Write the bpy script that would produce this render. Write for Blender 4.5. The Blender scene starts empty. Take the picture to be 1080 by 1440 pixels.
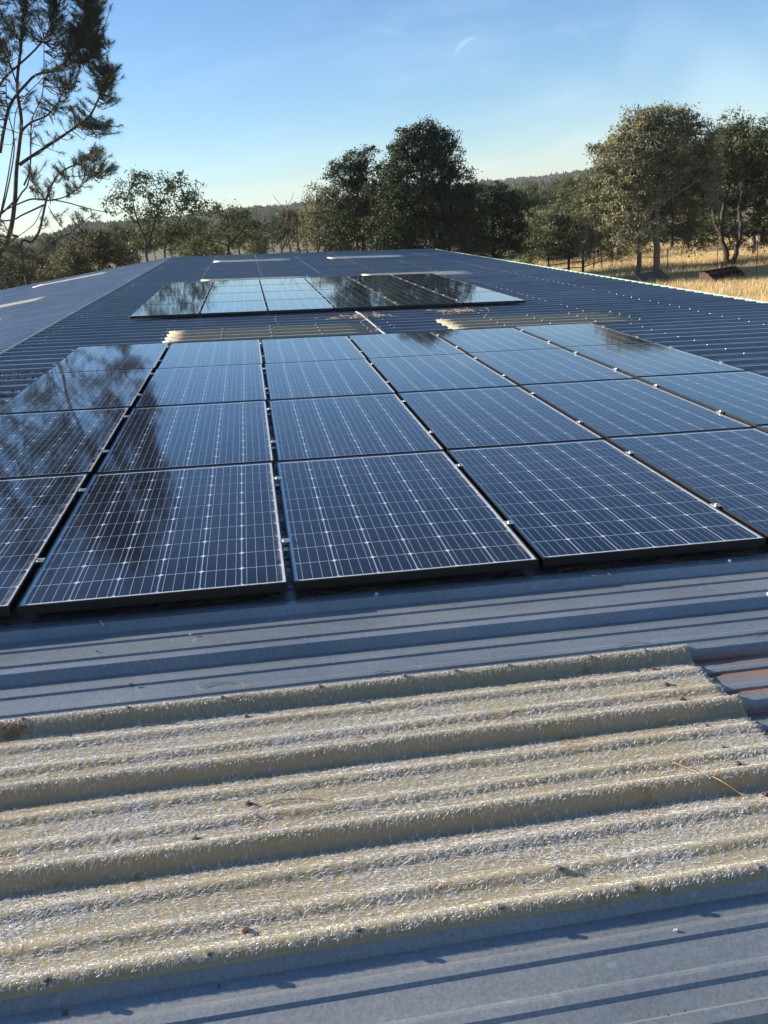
import bpy, math, random
import numpy as np
from mathutils import Matrix, Vector
rad = math.radians
rng = np.random.default_rng(7)
random.seed(7)
S = bpy.context.scene
COL = S.collection

# ------------------------------------------------------------------ camera
SLOPE = rad(4.5)                                   # pitch of the roof
MS = Matrix.Rotation(SLOPE, 4, 'Y')                # roof plane -> world
F_PX = 1121.0
CR = [(0.9845817, -0.17355091, -0.02188517), (-0.08090178, -0.34085772, -0.93662742),
      (0.15509281, 0.92395676, -0.34964285)]       # right, down, forward on the roof plane
CPOS = Vector((1.938, -2.822, 1.3245))
cr = [MS.to_3x3() @ Vector(v) for v in CR]
cam_d = bpy.data.cameras.new('camera')
cam_d.sensor_fit = 'VERTICAL'; cam_d.sensor_height = 36.0
cam_d.lens = F_PX / 1440 * 36
cam_d.clip_start = 0.05; cam_d.clip_end = 12000
cam = bpy.data.objects.new('camera', cam_d); COL.objects.link(cam)
m = Matrix((cr[0], -cr[1], -cr[2])).transposed().to_4x4()
m.translation = MS @ CPOS
cam.matrix_world = m
S.camera = cam
CAM = m.translation.copy()

# ------------------------------------------------------------------ sky, sun
SUN_EL, SUN_AZ = rad(19), rad(-66)                 # azimuth from +Y, positive towards +X
W = bpy.data.worlds.new('World'); S.world = W; W.use_nodes = True
nt = W.node_tree; nt.nodes.clear()
def nn(nt, t, **kw):
    n = nt.nodes.new(t)
    for k, v in kw.items():
        if k in n.inputs: n.inputs[k].default_value = v
        else: setattr(n, k, v)
    return n
out = nn(nt, 'ShaderNodeOutputWorld'); bg = nn(nt, 'ShaderNodeBackground')
sky = nn(nt, 'ShaderNodeTexSky'); sky.sky_type = 'NISHITA'; sky.sun_disc = False
sky.sun_elevation = SUN_EL; sky.sun_rotation = SUN_AZ % (2 * math.pi)
sky.altitude = 300; sky.air_density = 1.0; sky.dust_density = 0.1; sky.ozone_density = 4.0
bg.inputs['Strength'].default_value = 0.055
# thin cirrus: stretched noise plus a few short wisps, mixed into the sky colour
tc = nn(nt, 'ShaderNodeTexCoord')
mp = nn(nt, 'ShaderNodeMapping'); mp.inputs['Rotation'].default_value = (rad(15), rad(-18), rad(20)); mp.inputs['Scale'].default_value = (1.2, 1.0, 7.0)
nz = nn(nt, 'ShaderNodeTexNoise'); nz.inputs['Scale'].default_value = 1.6; nz.inputs['Detail'].default_value = 7; nz.inputs['Roughness'].default_value = .62; nz.inputs['Distortion'].default_value = .5
cr1 = nn(nt, 'ShaderNodeMapRange'); cr1.inputs['From Min'].default_value = .50; cr1.inputs['From Max'].default_value = .85; cr1.inputs['To Max'].default_value = .42
nt.links.new(tc.outputs['Generated'], mp.inputs['Vector']); nt.links.new(mp.outputs[0], nz.inputs['Vector'])
nt.links.new(nz.outputs['Fac'], cr1.inputs['Value'])
cover = cr1.outputs[0]
def ray_dir(px, py):
    d = cr[2] + cr[0] * ((px - 540) / F_PX) + cr[1] * ((py - 720) / F_PX)
    return d.normalized()
def vm(op, a, b=None):
    n = nn(nt, 'ShaderNodeVectorMath', operation=op)
    for i, s in enumerate((a, b)):
        if s is None: continue
        if hasattr(s, 'is_linked'): nt.links.new(s, n.inputs[i])
        else: n.inputs[i].default_value = s
    return n
def mth(op, a, b=None, clamp=False):
    n = nn(nt, 'ShaderNodeMath', operation=op); n.use_clamp = clamp
    for i, s in enumerate((a, b)):
        if s is None: continue
        if hasattr(s, 'is_linked'): nt.links.new(s, n.inputs[i])
        else: n.inputs[i].default_value = s
    return n.outputs[0]
nz2 = nn(nt, 'ShaderNodeTexNoise'); nz2.inputs['Scale'].default_value = 14; nz2.inputs['Detail'].default_value = 6
nt.links.new(tc.outputs['Generated'], nz2.inputs['Vector'])
wsub = vm('SUBTRACT', nz2.outputs['Color'], (.5, .5, .5)); wsc = nn(nt, 'ShaderNodeVectorMath', operation='SCALE'); nt.links.new(wsub.outputs[0], wsc.inputs[0]); wsc.inputs['Scale'].default_value = .007
wd = vm('ADD', tc.outputs['Generated'], wsc.outputs[0])
for (x0, y0, x1, y1, wid, amp) in [(634, 78, 668, 47, .0030, .6), (500, 38, 590, 50, .005, .20), (535, 82, 575, 84, .006, .16), (770, 38, 830, 44, .006, .14), (760, 205, 880, 182, .012, .30), (930, 175, 1110, 85, .060, .34), (860, 70, 1010, 20, .035, .18), (985, 60, 1100, 150, .030, .16)]:
    a_, b_ = ray_dir(x0, y0), ray_dir(x1, y1); c_ = (a_ + b_) / 2; ax = (b_ - a_); hl = ax.length / 2; ax.normalize(); sd = ax.cross(c_.normalized()).normalized()
    rel = vm('SUBTRACT', wd.outputs[0], tuple(c_))
    d1 = vm('DOT_PRODUCT', rel.outputs[0], tuple(ax / hl)).outputs['Value']; d2 = vm('DOT_PRODUCT', rel.outputs[0], tuple(sd / wid)).outputs['Value']
    # slight curl
    d2 = mth('ADD', d2, mth('MULTIPLY', mth('MULTIPLY', d1, d1), 1.3))
    r2 = mth('ADD', mth('MULTIPLY', d1, d1), mth('MULTIPLY', d2, d2))
    # only on the front side of the sky
    fr = mth('GREATER_THAN', vm('DOT_PRODUCT', tc.outputs['Generated'], tuple(c_.normalized())).outputs['Value'], .5)
    g_ = mth('MULTIPLY', mth('POWER', mth('SUBTRACT', 1.0, mth('MULTIPLY', r2, .45), True), 2.0), amp)
    cover = mth('MAXIMUM', cover, mth('MULTIPLY', g_, fr))
mx = nn(nt, 'ShaderNodeMix', data_type='RGBA')
nt.links.new(cover, mx.inputs[0]); nt.links.new(sky.outputs[0], mx.inputs[6])
hs = nn(nt, 'ShaderNodeHueSaturation'); hs.inputs['Saturation'].default_value = .5; hs.inputs['Value'].default_value = 1.35
nt.links.new(sky.outputs[0], hs.inputs['Color']); nt.links.new(hs.outputs[0], mx.inputs[7])
tn = nn(nt, 'ShaderNodeVectorMath', operation='MULTIPLY'); nt.links.new(mx.outputs[2], tn.inputs[0]); tn.inputs[1].default_value = (.93, 1.03, 1.12)
nt.links.new(tn.outputs[0], bg.inputs['Color']); nt.links.new(bg.outputs[0], out.inputs[0])

sd_ = bpy.data.lights.new('sun', 'SUN'); sd_.energy = 5.0; sd_.angle = rad(0.55); sd_.color = (1.0, .88, .72)
sun = bpy.data.objects.new('sun', sd_); COL.objects.link(sun)
SV = Vector((math.sin(SUN_AZ) * math.cos(SUN_EL), math.cos(SUN_AZ) * math.cos(SUN_EL), math.sin(SUN_EL)))
sun.rotation_euler = SV.to_track_quat('Z', 'Y').to_euler()
S.view_settings.view_transform = 'Standard'; S.view_settings.look = 'None'
S.view_settings.exposure = 1.5; S.view_settings.gamma = 1; S.view_settings.use_curve_mapping = False

# ------------------------------------------------------------------ helpers
def mesh(name, v, f, mats, smooth=False, mi=None, attr=None):
    """v (n,3) array; f array (k,3|4) or list of tuples."""
    me = bpy.data.meshes.new(name)
    if isinstance(f, np.ndarray):
        k = f.shape[1]; v = np.asarray(v, np.float32)
        me.vertices.add(len(v)); me.vertices.foreach_set('co', v.ravel())
        me.loops.add(f.size); me.loops.foreach_set('vertex_index', f.astype(np.int32).ravel())
        me.polygons.add(len(f)); me.polygons.foreach_set('loop_start', np.arange(0, f.size, k, dtype=np.int32))
        me.update(calc_edges=True)
    else:
        me.from_pydata([tuple(map(float, p)) for p in v], [], f); me.update()
    for mt in (mats if isinstance(mats, (list, tuple)) else [mats]): me.materials.append(mt)
    me.polygons.foreach_set('use_smooth', np.full(len(me.polygons), bool(smooth)))
    if mi is not None: me.polygons.foreach_set('material_index', np.asarray(mi, np.int32))
    if attr is not None:
        a = me.attributes.new('tint', 'FLOAT', 'POINT'); a.data.foreach_set('value', np.asarray(attr, np.float32))
    return me
WORLD = {}
def put(name, me, Mw=Matrix(), parent=None, kind=None, label=None, cat=None, group=None):
    o = bpy.data.objects.new(name, me); COL.objects.link(o)
    if parent is not None:
        o.parent = parent; o.matrix_basis = WORLD[parent.name].inverted() @ Mw
    else: o.matrix_basis = Mw
    WORLD[o.name] = Mw.copy()
    if kind: o['kind'] = kind
    if label: o['label'] = label
    if cat: o['category'] = cat
    if group: o['group'] = group
    return o
def thing(name, label, cat, Mw, group=None): return put(name, None, Mw, None, None, label, cat, group)
def T(x, y, z): return Matrix.Translation((x, y, z))
class MB:
    """collects boxes, tubes and sheets into one mesh"""
    def __init__(s): s.v = []; s.f = []; s.n = 0
    def add(s, v, f):
        s.v.extend([tuple(p) for p in v]); s.f.extend([tuple(i + s.n for i in q) for q in f]); s.n += len(v); return s
    def box(s, x0, x1, y0, y1, z0, z1, M=None):
        v = [(x, y, z) for x in (x0, x1) for y in (y0, y1) for z in (z0, z1)]
        if M: v = [tuple(M @ Vector(p)) for p in v]
        return s.add(v, [(0, 1, 3, 2), (4, 6, 7, 5), (0, 4, 5, 1), (2, 3, 7, 6), (0, 2, 6, 4), (1, 5, 7, 3)])
    def tube(s, pts, rs, n=7, cap=True):
        pts = [Vector(p) for p in pts]
        if not hasattr(rs, '__len__'): rs = [rs] * len(pts)
        vs = []; fs = []; prev = None
        for i, p in enumerate(pts):
            d = (pts[min(i + 1, len(pts) - 1)] - pts[max(i - 1, 0)]).normalized()
            a = d.orthogonal().normalized() if prev is None else (prev - d * prev.dot(d)).normalized()
            prev = a; b = d.cross(a)
            for k in range(n):
                t = 2 * math.pi * k / n; vs.append(p + (a * math.cos(t) + b * math.sin(t)) * rs[i])
        for i in range(len(pts) - 1):
            for k in range(n):
                fs.append((i * n + k, i * n + (k + 1) % n, (i + 1) * n + (k + 1) % n, (i + 1) * n + k))
        if cap: fs.append(tuple(range(n))[::-1]); fs.append(tuple((len(pts) - 1) * n + k for k in range(n)))
        return s.add(vs, fs)
    def mesh(s, name, mat, smooth=False): return mesh(name, s.v, s.f, mat, smooth)
def curve(pts, n=5):
    """Catmull-Rom through pts"""
    P = [Vector(p) for p in pts]; P = [P[0] * 2 - P[1]] + P + [P[-1] * 2 - P[-2]]; o = []
    for i in range(1, len(P) - 2):
        for k in range(n):
            t = k / n; a, b, c, d = P[i - 1], P[i], P[i + 1], P[i + 2]
            o.append(.5 * ((2 * b) + (c - a) * t + (2 * a - 5 * b + 4 * c - d) * t * t + (3 * b - a - 3 * c + d) * t ** 3))
    o.append(P[-2]); return o
def vnoise(x, y, sc, seed=0):
    x = x * sc; y = y * sc; r = np.random.default_rng(seed).random((256, 256))
    xi = np.floor(x).astype(int); yi = np.floor(y).astype(int); fx = x - xi; fy = y - yi
    fx = fx * fx * (3 - 2 * fx); fy = fy * fy * (3 - 2 * fy)
    g = lambda a, b: r[a % 256, b % 256]
    return (g(xi, yi) * (1 - fx) + g(xi + 1, yi) * fx) * (1 - fy) + (g(xi, yi + 1) * (1 - fx) + g(xi + 1, yi + 1) * fx) * fy

# ------------------------------------------------------------------ materials
class Mat:
    def __init__(s, name):
        s.m = bpy.data.materials.new(name); s.m.use_nodes = True; s.t = s.m.node_tree; s.p = s.t.nodes['Principled BSDF']
        s.out = s.t.nodes['Material Output']; s.co = None
    def n(s, t, **kw): return nn(s.t, t, **kw)
    def l(s, a, b): s.t.links.new(a, b)
    def coord(s, scale=(1, 1, 1), kind='Object', rot=(0, 0, 0)):
        tc = s.n('ShaderNodeTexCoord'); mp = s.n('ShaderNodeMapping'); mp.inputs['Scale'].default_value = scale; mp.inputs['Rotation'].default_value = rot
        s.l(tc.outputs[kind], mp.inputs[0]); return mp.outputs[0]
    def geo(s, scale=(1, 1, 1)):
        g = s.n('ShaderNodeNewGeometry'); mp = s.n('ShaderNodeMapping'); mp.inputs['Scale'].default_value = scale
        s.l(g.outputs['Position'], mp.inputs[0]); return mp.outputs[0]
    def noise(s, vec, scale, detail=4, rough=.55, dist=0):
        z = s.n('ShaderNodeTexNoise'); z.inputs['Scale'].default_value = scale; z.inputs['Detail'].default_value = detail
        z.inputs['Roughness'].default_value = rough; z.inputs['Distortion'].default_value = dist
        s.l(vec, z.inputs['Vector']); return z.outputs['Fac']
    def ramp(s, fac, stops):
        r = s.n('ShaderNodeValToRGB'); e = r.color_ramp.elements
        while len(e) < len(stops): e.new(.5)
        for q, (p, c) in zip(e, stops): q.position = p; q.color = (*c, 1) if len(c) == 3 else c
        s.l(fac, r.inputs[0]); return r.outputs[0]
    def rng(s, v, a, b, c=0, d=1):
        r = s.n('ShaderNodeMapRange'); s.l(v, r.inputs[0])
        for i, q in enumerate((a, b, c, d)): r.inputs[i + 1].default_value = q
        return r.outputs[0]
    def math(s, op, a, b=0.0):
        r = s.n('ShaderNodeMath', operation=op); 
        for i, q in enumerate((a, b)):
            if isinstance(q, (int, float)): r.inputs[i].default_value = q
            else: s.l(q, r.inputs[i])
        return r.outputs[0]
    def mix(s, fac, a, b):
        r = s.n('ShaderNodeMix', data_type='RGBA')
        for i, q in ((0, fac), (6, a), (7, b)):
            if isinstance(q, (int, float)): r.inputs[i].default_value = q
            elif isinstance(q, tuple): r.inputs[i].default_value = (*q, 1)
            else: s.l(q, r.inputs[i])
        return r.outputs[2]
    def bump(s, h, dist=.01, strength=.5, prev=None):
        b = s.n('ShaderNodeBump'); b.inputs['Distance'].default_value = dist; b.inputs['Strength'].default_value = strength
        s.l(h, b.inputs['Height'])
        if prev is not None: s.l(prev, b.inputs['Normal'])
        s.l(b.outputs[0], s.p.inputs['Normal']); return b.outputs[0]
    def set(s, **kw):
        for k, v in kw.items():
            i = s.p.inputs[k.replace('_', ' ')]
            if hasattr(v, 'is_linked'): s.l(v, i)
            else: i.default_value = (*v, 1) if isinstance(v, tuple) and len(v) == 3 else v
        return s
def simple(name, col, rough=.6, metal=0, var=.25, sc=20, bump=0):
    M = Mat(name); v = M.noise(M.geo(), sc, 5)
    c = M.mix(v, tuple(x * (1 - var) for x in col), tuple(min(1, x * (1 + var)) for x in col))
    M.set(Base_Color=c, Roughness=rough, Metallic=metal)
    if bump: M.bump(M.noise(M.geo(), sc * 3, 4), bump, .6)
    return M.m

# galvalume roof steel, with spangle, dust, and rust streaks beside the foreground skylight (object space of the sheet)
def roof_metal(name, lift=1.0):
    M = Mat(name)
    co = M.coord()
    sp = M.n('ShaderNodeTexVoronoi'); sp.inputs['Scale'].default_value = 170; M.l(co, sp.inputs['Vector'])
    spg = M.rng(sp.outputs['Color'], 0, 1, .84, 1.15)
    dust = M.noise(M.geo((1, 2.5, 1)), 1.6, 7, .62)
    fine = M.noise(M.geo(), 60, 4, .6)
    base = M.mix(M.rng(dust, .35, .7), (.265, .297, .31), (.36, .385, .395))
    oi = M.n('ShaderNodeObjectInfo'); spg = M.math('MULTIPLY', spg, M.rng(oi.outputs['Random'], 0, 1, .93, 1.07))
    run = M.rng(M.noise(M.coord((.35, 26, 1)), 1.0, 5, .6), .55, .75, 0, .28); base = M.mix(run, base, (.50, .50, .48))
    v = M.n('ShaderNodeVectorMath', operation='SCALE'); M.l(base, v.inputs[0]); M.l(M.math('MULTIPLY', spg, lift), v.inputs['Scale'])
    col = v.outputs[0]
    spots = M.rng(M.noise(M.geo(), 28, 2, .4), .70, .76)
    col = M.mix(M.math('MULTIPLY', spots, .35), col, (.6, .62, .63))
    # rust: attribute-free mask in building space, carried by the object coordinates
    sx = M.n('ShaderNodeSeparateXYZ'); M.l(co, sx.inputs[0])
    # 'tint' is 1 on the flats that lie beyond the end of the foreground skylight
    at = M.n('ShaderNodeAttribute'); at.attribute_name = 'tint'
    st = M.noise(M.coord((1.3, 16, 1)), 1.6, 6, .65)
    along = M.rng(sx.outputs[0], 3.2, 4.3, 1, 0)
    msk = M.math('MULTIPLY', at.outputs['Fac'], M.rng(M.math('ADD', M.math('MULTIPLY', along, .55), M.math('MULTIPLY', st, 1.0)), .72, 1.0))
    rust = M.mix(M.rng(M.math('ADD', along, M.math('MULTIPLY', M.noise(M.coord((2, 30, 1)), 2, 4), .5)), .95, 1.3), (.30, .085, .012), (.045, .014, .006))
    col = M.mix(M.math('MULTIPLY', msk, .9), col, rust)
    M.set(Specular_IOR_Level=M.math('SUBTRACT', .5, M.math('MULTIPLY', msk, .45)))
    M.set(Base_Color=col, Metallic=M.math('MULTIPLY', .60, M.math('SUBTRACT', 1.0, msk)),
          Roughness=M.math('ADD', M.math('ADD', M.math('MULTIPLY', dust, .22), .26), M.math('MULTIPLY', msk, .3)))
    n1 = M.bump(M.noise(M.geo((1, 4, 1)), 3.2, 3, .5), .006, .35)
    M.bump(M.math('ADD', M.math('MULTIPLY', sp.outputs['Distance'], .5), fine), .0006, .5, n1)
    return M.m
M_ROOF = roof_metal('galvanised_roof_steel'); M_ROOF2 = roof_metal('sunlit_galvanised_roof_steel', 1.6)  # lifted copy paints the left slope's sunlit brightness into its colour
def fibreglass(name):
    M = Mat(name); co = M.geo()
    a = M.noise(co, 3.0, 5, .6); b = M.noise(M.geo((1, 3, 1)), 30, 5, .7); c = M.noise(co, 240, 3, .6)
    col = M.mix(M.rng(a, .35, .65), (.58, .52, .34), (.61, .53, .30))
    col = M.mix(M.rng(b, .45, .75), col, (.50, .47, .37))
    col = M.mix(M.rng(M.noise(co, 9, 4), .62, .72), col, (.42, .27, .12))
    M.set(Base_Color=col, Roughness=.42, Specular_IOR_Level=.5)
    M.p.inputs['Transmission Weight'].default_value = 0
    n1 = M.bump(b, .0025, .6); n2 = M.bump(c, .001, .7, n1)
    tr = M.n('ShaderNodeBsdfTranslucent'); M.l(M.mix(.5, col, (.80, .60, .28)), tr.inputs[0]); M.l(n2, tr.inputs['Normal'])
    mx_ = M.n('ShaderNodeMixShader'); mx_.inputs[0].default_value = .42; M.l(M.p.outputs[0], mx_.inputs[1]); M.l(tr.outputs[0], mx_.inputs[2]); M.l(mx_.outputs[0], M.out.inputs[0])
    return M.m
M_FIB = fibreglass('weathered_fibreglass')
M_FIB3 = simple('dull_fibreglass', (.40, .36, .25), .55, 0, .25, 12)
M_FIB2 = simple('pale_fibreglass', (.72, .67, .52), .5, 0, .18, 12)  # paler colour for the farther and left-slope sheets
M_FIBRE = Mat('exposed_glass_fibre').set(Roughness=.32)
_a = M_FIBRE.n('ShaderNodeAttribute'); _a.attribute_name = 'tint'
M_FIBRE.set(Base_Color=M_FIBRE.mix(_a.outputs['Fac'], (.72, .70, .66), (.97, .97, .98))); M_FIBRE = M_FIBRE.m
M_FRAME = simple('black_anodised_frame', (.005, .0055, .006), .45, .0, .3, 40)
M_SHEET = Mat('white_backsheet').set(Base_Color=(.90, .93, .96), Roughness=.6).m
M_BUS = Mat('silver_busbar').set(Base_Color=(.66, .70, .76), Roughness=.45, Metallic=.2).m
def cell_mat():
    M = Mat('monocrystalline_cell')
    oi = M.n('ShaderNodeObjectInfo'); g = M.geo()
    v = M.noise(g, 5.5, 2); 
    col = M.mix(M.math('MULTIPLY', M.math('ADD', oi.outputs['Random'], v), .5), (.0018, .0040, .015), (.0040, .0085, .027))
    # fine collector fingers
    w = M.n('ShaderNodeTexWave'); w.wave_type = 'BANDS'; w.bands_direction = 'Y'; w.inputs['Scale'].default_value = 160; M.l(M.coord(), w.inputs['Vector'])
    col = M.mix(M.rng(w.outputs['Fac'], .88, 1, 0, .10), col, (.10, .12, .16))
    M.set(Base_Color=col, Roughness=.5, Specular_IOR_Level=.12); return M.m
M_CELL = cell_mat()
def glass_mat():
    M = Mat('solar_glass'); t = M.t; t.nodes.remove(M.p)
    tr = M.n('ShaderNodeBsdfTransparent'); gl = M.n('ShaderNodeBsdfGlossy'); df = M.n('ShaderNodeBsdfDiffuse')
    lw = M.n('ShaderNodeLayerWeight'); lw.inputs['Blend'].default_value = .5; frv = M.math('ADD', M.math('MULTIPLY', M.math('POWER', lw.outputs['Facing'], 4.5), .97), .02)
    d = M.noise(M.geo(), 1.3, 7, .65); sp = M.noise(M.geo(), 45, 3, .5)
    gl.inputs['Roughness'].default_value = .055
    M.l(M.rng(d, .3, .7, .030, .060), gl.inputs['Roughness'])
    tr.inputs['Color'].default_value = (.95, .97, .97, 1); gl.inputs['Color'].default_value = (.93, .96, 1, 1); df.inputs['Color'].default_value = (.42, .40, .36, 1)
    m1 = M.n('ShaderNodeMixShader'); M.l(frv, m1.inputs[0]); M.l(tr.outputs[0], m1.inputs[1]); M.l(gl.outputs[0], m1.inputs[2])
    m2 = M.n('ShaderNodeMixShader'); dirt = M.math('ADD', M.rng(d, .45, .8, .0, .012), M.rng(sp, .74, .80, 0, .25))
    # dirt collects on the low edge of each pane (object space)
    sx = M.n('ShaderNodeSeparateXYZ'); M.l(M.coord(), sx.inputs[0])
    edge = M.math('MULTIPLY', M.rng(sx.outputs[0], .455, .487), M.rng(M.noise(M.geo(), 14, 4), .40, .62, .0, .40))
    oi = M.n('ShaderNodeObjectInfo'); dirt = M.math('ADD', M.math('ADD', dirt, M.math('MULTIPLY', oi.outputs['Random'], .006)), edge)
    M.l(dirt, m2.inputs[0]); M.l(m1.outputs[0], m2.inputs[1]); M.l(df.outputs[0], m2.inputs[2]); M.l(m2.outputs[0], M.out.inputs[0])
    return M.m
M_GLASS = glass_mat()
M_ALU = simple('mill_aluminium', (.62, .60, .57), .38, .8, .2, 60)
M_STEELBOLT = simple('zinc_screw', (.66, .66, .64), .4, .4, .3, 90)
M_RUSTBOLT = simple('rusty_screw', (.13, .06, .035), .7, .2, .5, 120)
M_GREEN = simple('green_gutter_paint', (.20, .33, .26), .5, 0, .25, 6)
M_PALE = simple('pale_closure_strip', (.74, .76, .68), .6, 0, .2, 8)
M_WALL = simple('painted_wall_steel', (.28, .34, .30), .5, .1, .15, 3)
M_GALV = simple('grey_conduit', (.25, .25, .26), .5, .3, .2, 20)
M_NEEDLE = simple('dry_pine_needle', (.17, .085, .032), .6, 0, .6, 45)
M_LITTER = simple('dry_leaf_litter', (.075, .042, .022), .8, 0, .6, 30)
M_RUST = simple('rusty_steel', (.055, .026, .018), .8, .1, .6, 7, .004)
M_PLATE = simple('dark_steel_plate', (.12, .10, .085), .7, .1, .4, 5, .003)
def leaf(name, dark, light, transl=.28, warm=None):
    M = Mat(name); a = M.n('ShaderNodeAttribute'); a.attribute_name = 'tint'
    col = M.ramp(a.outputs['Fac'], [(0, dark), (.6, light), (1, warm or tuple(x * 1.25 for x in light))])
    M.set(Base_Color=col, Roughness=.62 if transl else .95, Specular_IOR_Level=.2 if transl else 0.0)
    tr = M.n('ShaderNodeBsdfTranslucent'); M.l(col, tr.inputs[0]); mx_ = M.n('ShaderNodeMixShader'); mx_.inputs[0].default_value = transl
    M.l(M.p.outputs[0], mx_.inputs[1]); M.l(tr.outputs[0], mx_.inputs[2]); M.l(mx_.outputs[0], M.out.inputs[0]); return M.m
L_OAK = leaf('blue_oak_leaf', (.090, .098, .050), (.215, .212, .122), warm=(.34, .315, .20))
L_DARK = leaf('live_oak_leaf', (.018, .032, .015), (.038, .058, .026), .15, warm=(.062, .080, .038))
L_MID = leaf('mixed_oak_leaf', (.045, .062, .026), (.105, .130, .055), warm=(.175, .185, .090))
L_DRY = leaf('dry_brush_leaf', (.050, .055, .028), (.100, .100, .052), warm=(.16, .14, .075))
L_PINE = leaf('grey_pine_needle', (.020, .038, .021), (.046, .068, .036), .1, warm=(.085, .082, .044))
L_HILL = leaf('distant_forest', (.016, .026, .012), (.034, .045, .020), .0, warm=(.055, .060, .028))
L_GRASS = leaf('dry_grass_blade', (.46, .34, .16), (.66, .52, .28), .3, warm=(.78, .66, .42))
def bark(name, c):
    M = Mat(name); n = M.noise(M.geo((1, 1, .35)), 9, 7, .7); M.set(Base_Color=M.ramp(n, [(.3, tuple(x * .4 for x in c)), (.65, c), (.9, tuple(min(1, x * 1.5) for x in c))]), Roughness=.9)
    M.bump(n, .05, .9); return M.m
B_OAK = bark('pale_oak_bark', (.20, .165, .13)); B_DARK = bark('dark_bark', (.065, .048, .038)); B_PINE = bark('pine_bark', (.075, .048, .036)); B_DEAD = bark('dead_wood', (.34, .27, .21))

# ------------------------------------------------------------------ the ground and hills
GZ = CAM.z - 5.6
def ground_mat():
    M = Mat('dry_grass_ground'); g = M.geo()
    a = M.noise(g, .12, 6, .6); b = M.noise(g, 1.7, 7, .7); c = M.noise(g, 22, 4, .7)
    col = M.ramp(M.math('ADD', M.math('MULTIPLY', a, .5), M.math('MULTIPLY', b, .5)), [(.32, (.12, .080, .035)), (.47, (.34, .25, .11)), (.6, (.46, .35, .17)), (.75, (.55, .44, .24))])
    col = M.mix(M.rng(c, .4, .7, 0, .5), col, (.14, .10, .05))
    sy = M.n('ShaderNodeSeparateXYZ'); M.l(M.geo(), sy.inputs[0])      # scrubland starts beyond the field
    scrub = M.rng(M.math('ADD', sy.outputs[1], M.math('MULTIPLY', a, 20)), 68, 76)
    col = M.mix(M.math('MULTIPLY', scrub, .85), col, M.mix(b, (.045, .055, .025), (.11, .11, .05)))
    M.set(Base_Color=col, Roughness=.95); n1 = M.bump(b, .25, .6); M.bump(c, .06, .8, n1); return M.m
n = 90; g = np.linspace(-1, 1, n); g = np.sign(g) * np.abs(g) ** 2.2 * 5000
X, Y = np.meshgrid(g, g); d = np.hypot(X, Y)
Z = GZ + (vnoise(X + 999, Y + 999, .05, 3) - .5) * .35 * np.clip(d / 25, 0, 1)
idx = np.arange(n * n).reshape(n, n); gf = np.stack([idx[:-1, :-1], idx[:-1, 1:], idx[1:, 1:], idx[1:, :-1]], -1).reshape(-1, 4)
M_GROUND = ground_mat()
put('ground', mesh('ground', np.stack([X, Y, Z], -1).reshape(-1, 3), gf, M_GROUND, True), kind='structure')
def at(px, py, D):
    """point on the sight line of a photo pixel at horizontal distance D"""
    d_ = ray_dir(px, py); return CAM + d_ * (D / math.hypot(d_.x, d_.y))
def on_ground(px, py):
    d_ = ray_dir(px, py); return CAM + d_ * ((GZ - CAM.z) / d_.z)
def gbase(px, D, py=350):
    p = at(px, py, D); return Vector((p.x, p.y, GZ - .1))
# forested hills as terrain: crest height follows the skyline seen from the roof
sky_line = [(-900, 365), (-300, 352), (0, 342), (60, 332), (110, 323), (160, 316), (230, 309), (290, 299), (350, 293), (385, 290), (450, 287), (560, 281), (640, 272), (690, 258), (730, 252), (770, 248), (812, 242), (870, 236), (960, 232), (1080, 228), (1500, 205)]
az = []; el = []
for px, py in sky_line:
    d_ = ray_dir(px, py); az.append(math.atan2(d_.x, d_.y)); el.append(d_.z / math.hypot(d_.x, d_.y))
az = np.array(az); el = np.array(el)
na, nr = 220, 40
A = np.linspace(az[0], az[-1], na); Rr = np.linspace(0, 1, nr)
def hill_h(a, r):                                   # r 0..1 from foot to crest
    e = np.interp(a, az, el); top = CAM.z + e * (1150 + 150 * np.sin(a * 9))
    w_ = r ** 1.25
    return GZ - 1 + (top - GZ) * w_ + (vnoise(a * 24 + 50, r * 5 + 5, 1.0, 5) - .5) * 16 * np.sin(np.pi * np.clip(r, 0, 1)) 
def hill_xy(a, r):
    D = 380 + (1150 + 150 * np.sin(a * 9) - 380) * r
    return CAM.x + np.sin(a) * D, CAM.y + np.cos(a) * D
AA, RR = np.meshgrid(A, Rr); HX, HY = hill_xy(AA, RR); HZ = hill_h(AA, RR)
hv = np.stack([HX, HY, HZ], -1).reshape(-1, 3); idx = np.arange(na * nr).reshape(nr, na)
hf = np.stack([idx[:-1, :-1], idx[:-1, 1:], idx[1:, 1:], idx[1:, :-1]], -1).reshape(-1, 4)
M_HILL = Mat('hill_scrub'); _c = M_HILL.noise(M_HILL.geo(), .02, 8, .7)
M_HILL.set(Base_Color=M_HILL.ramp(_c, [(.35, (.025, .034, .016)), (.62, (.045, .050, .024)), (.74, (.16, .12, .07))]), Roughness=.95)
put('hills', mesh('hills', hv, hf, M_HILL.m, True), kind='structure')
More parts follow.
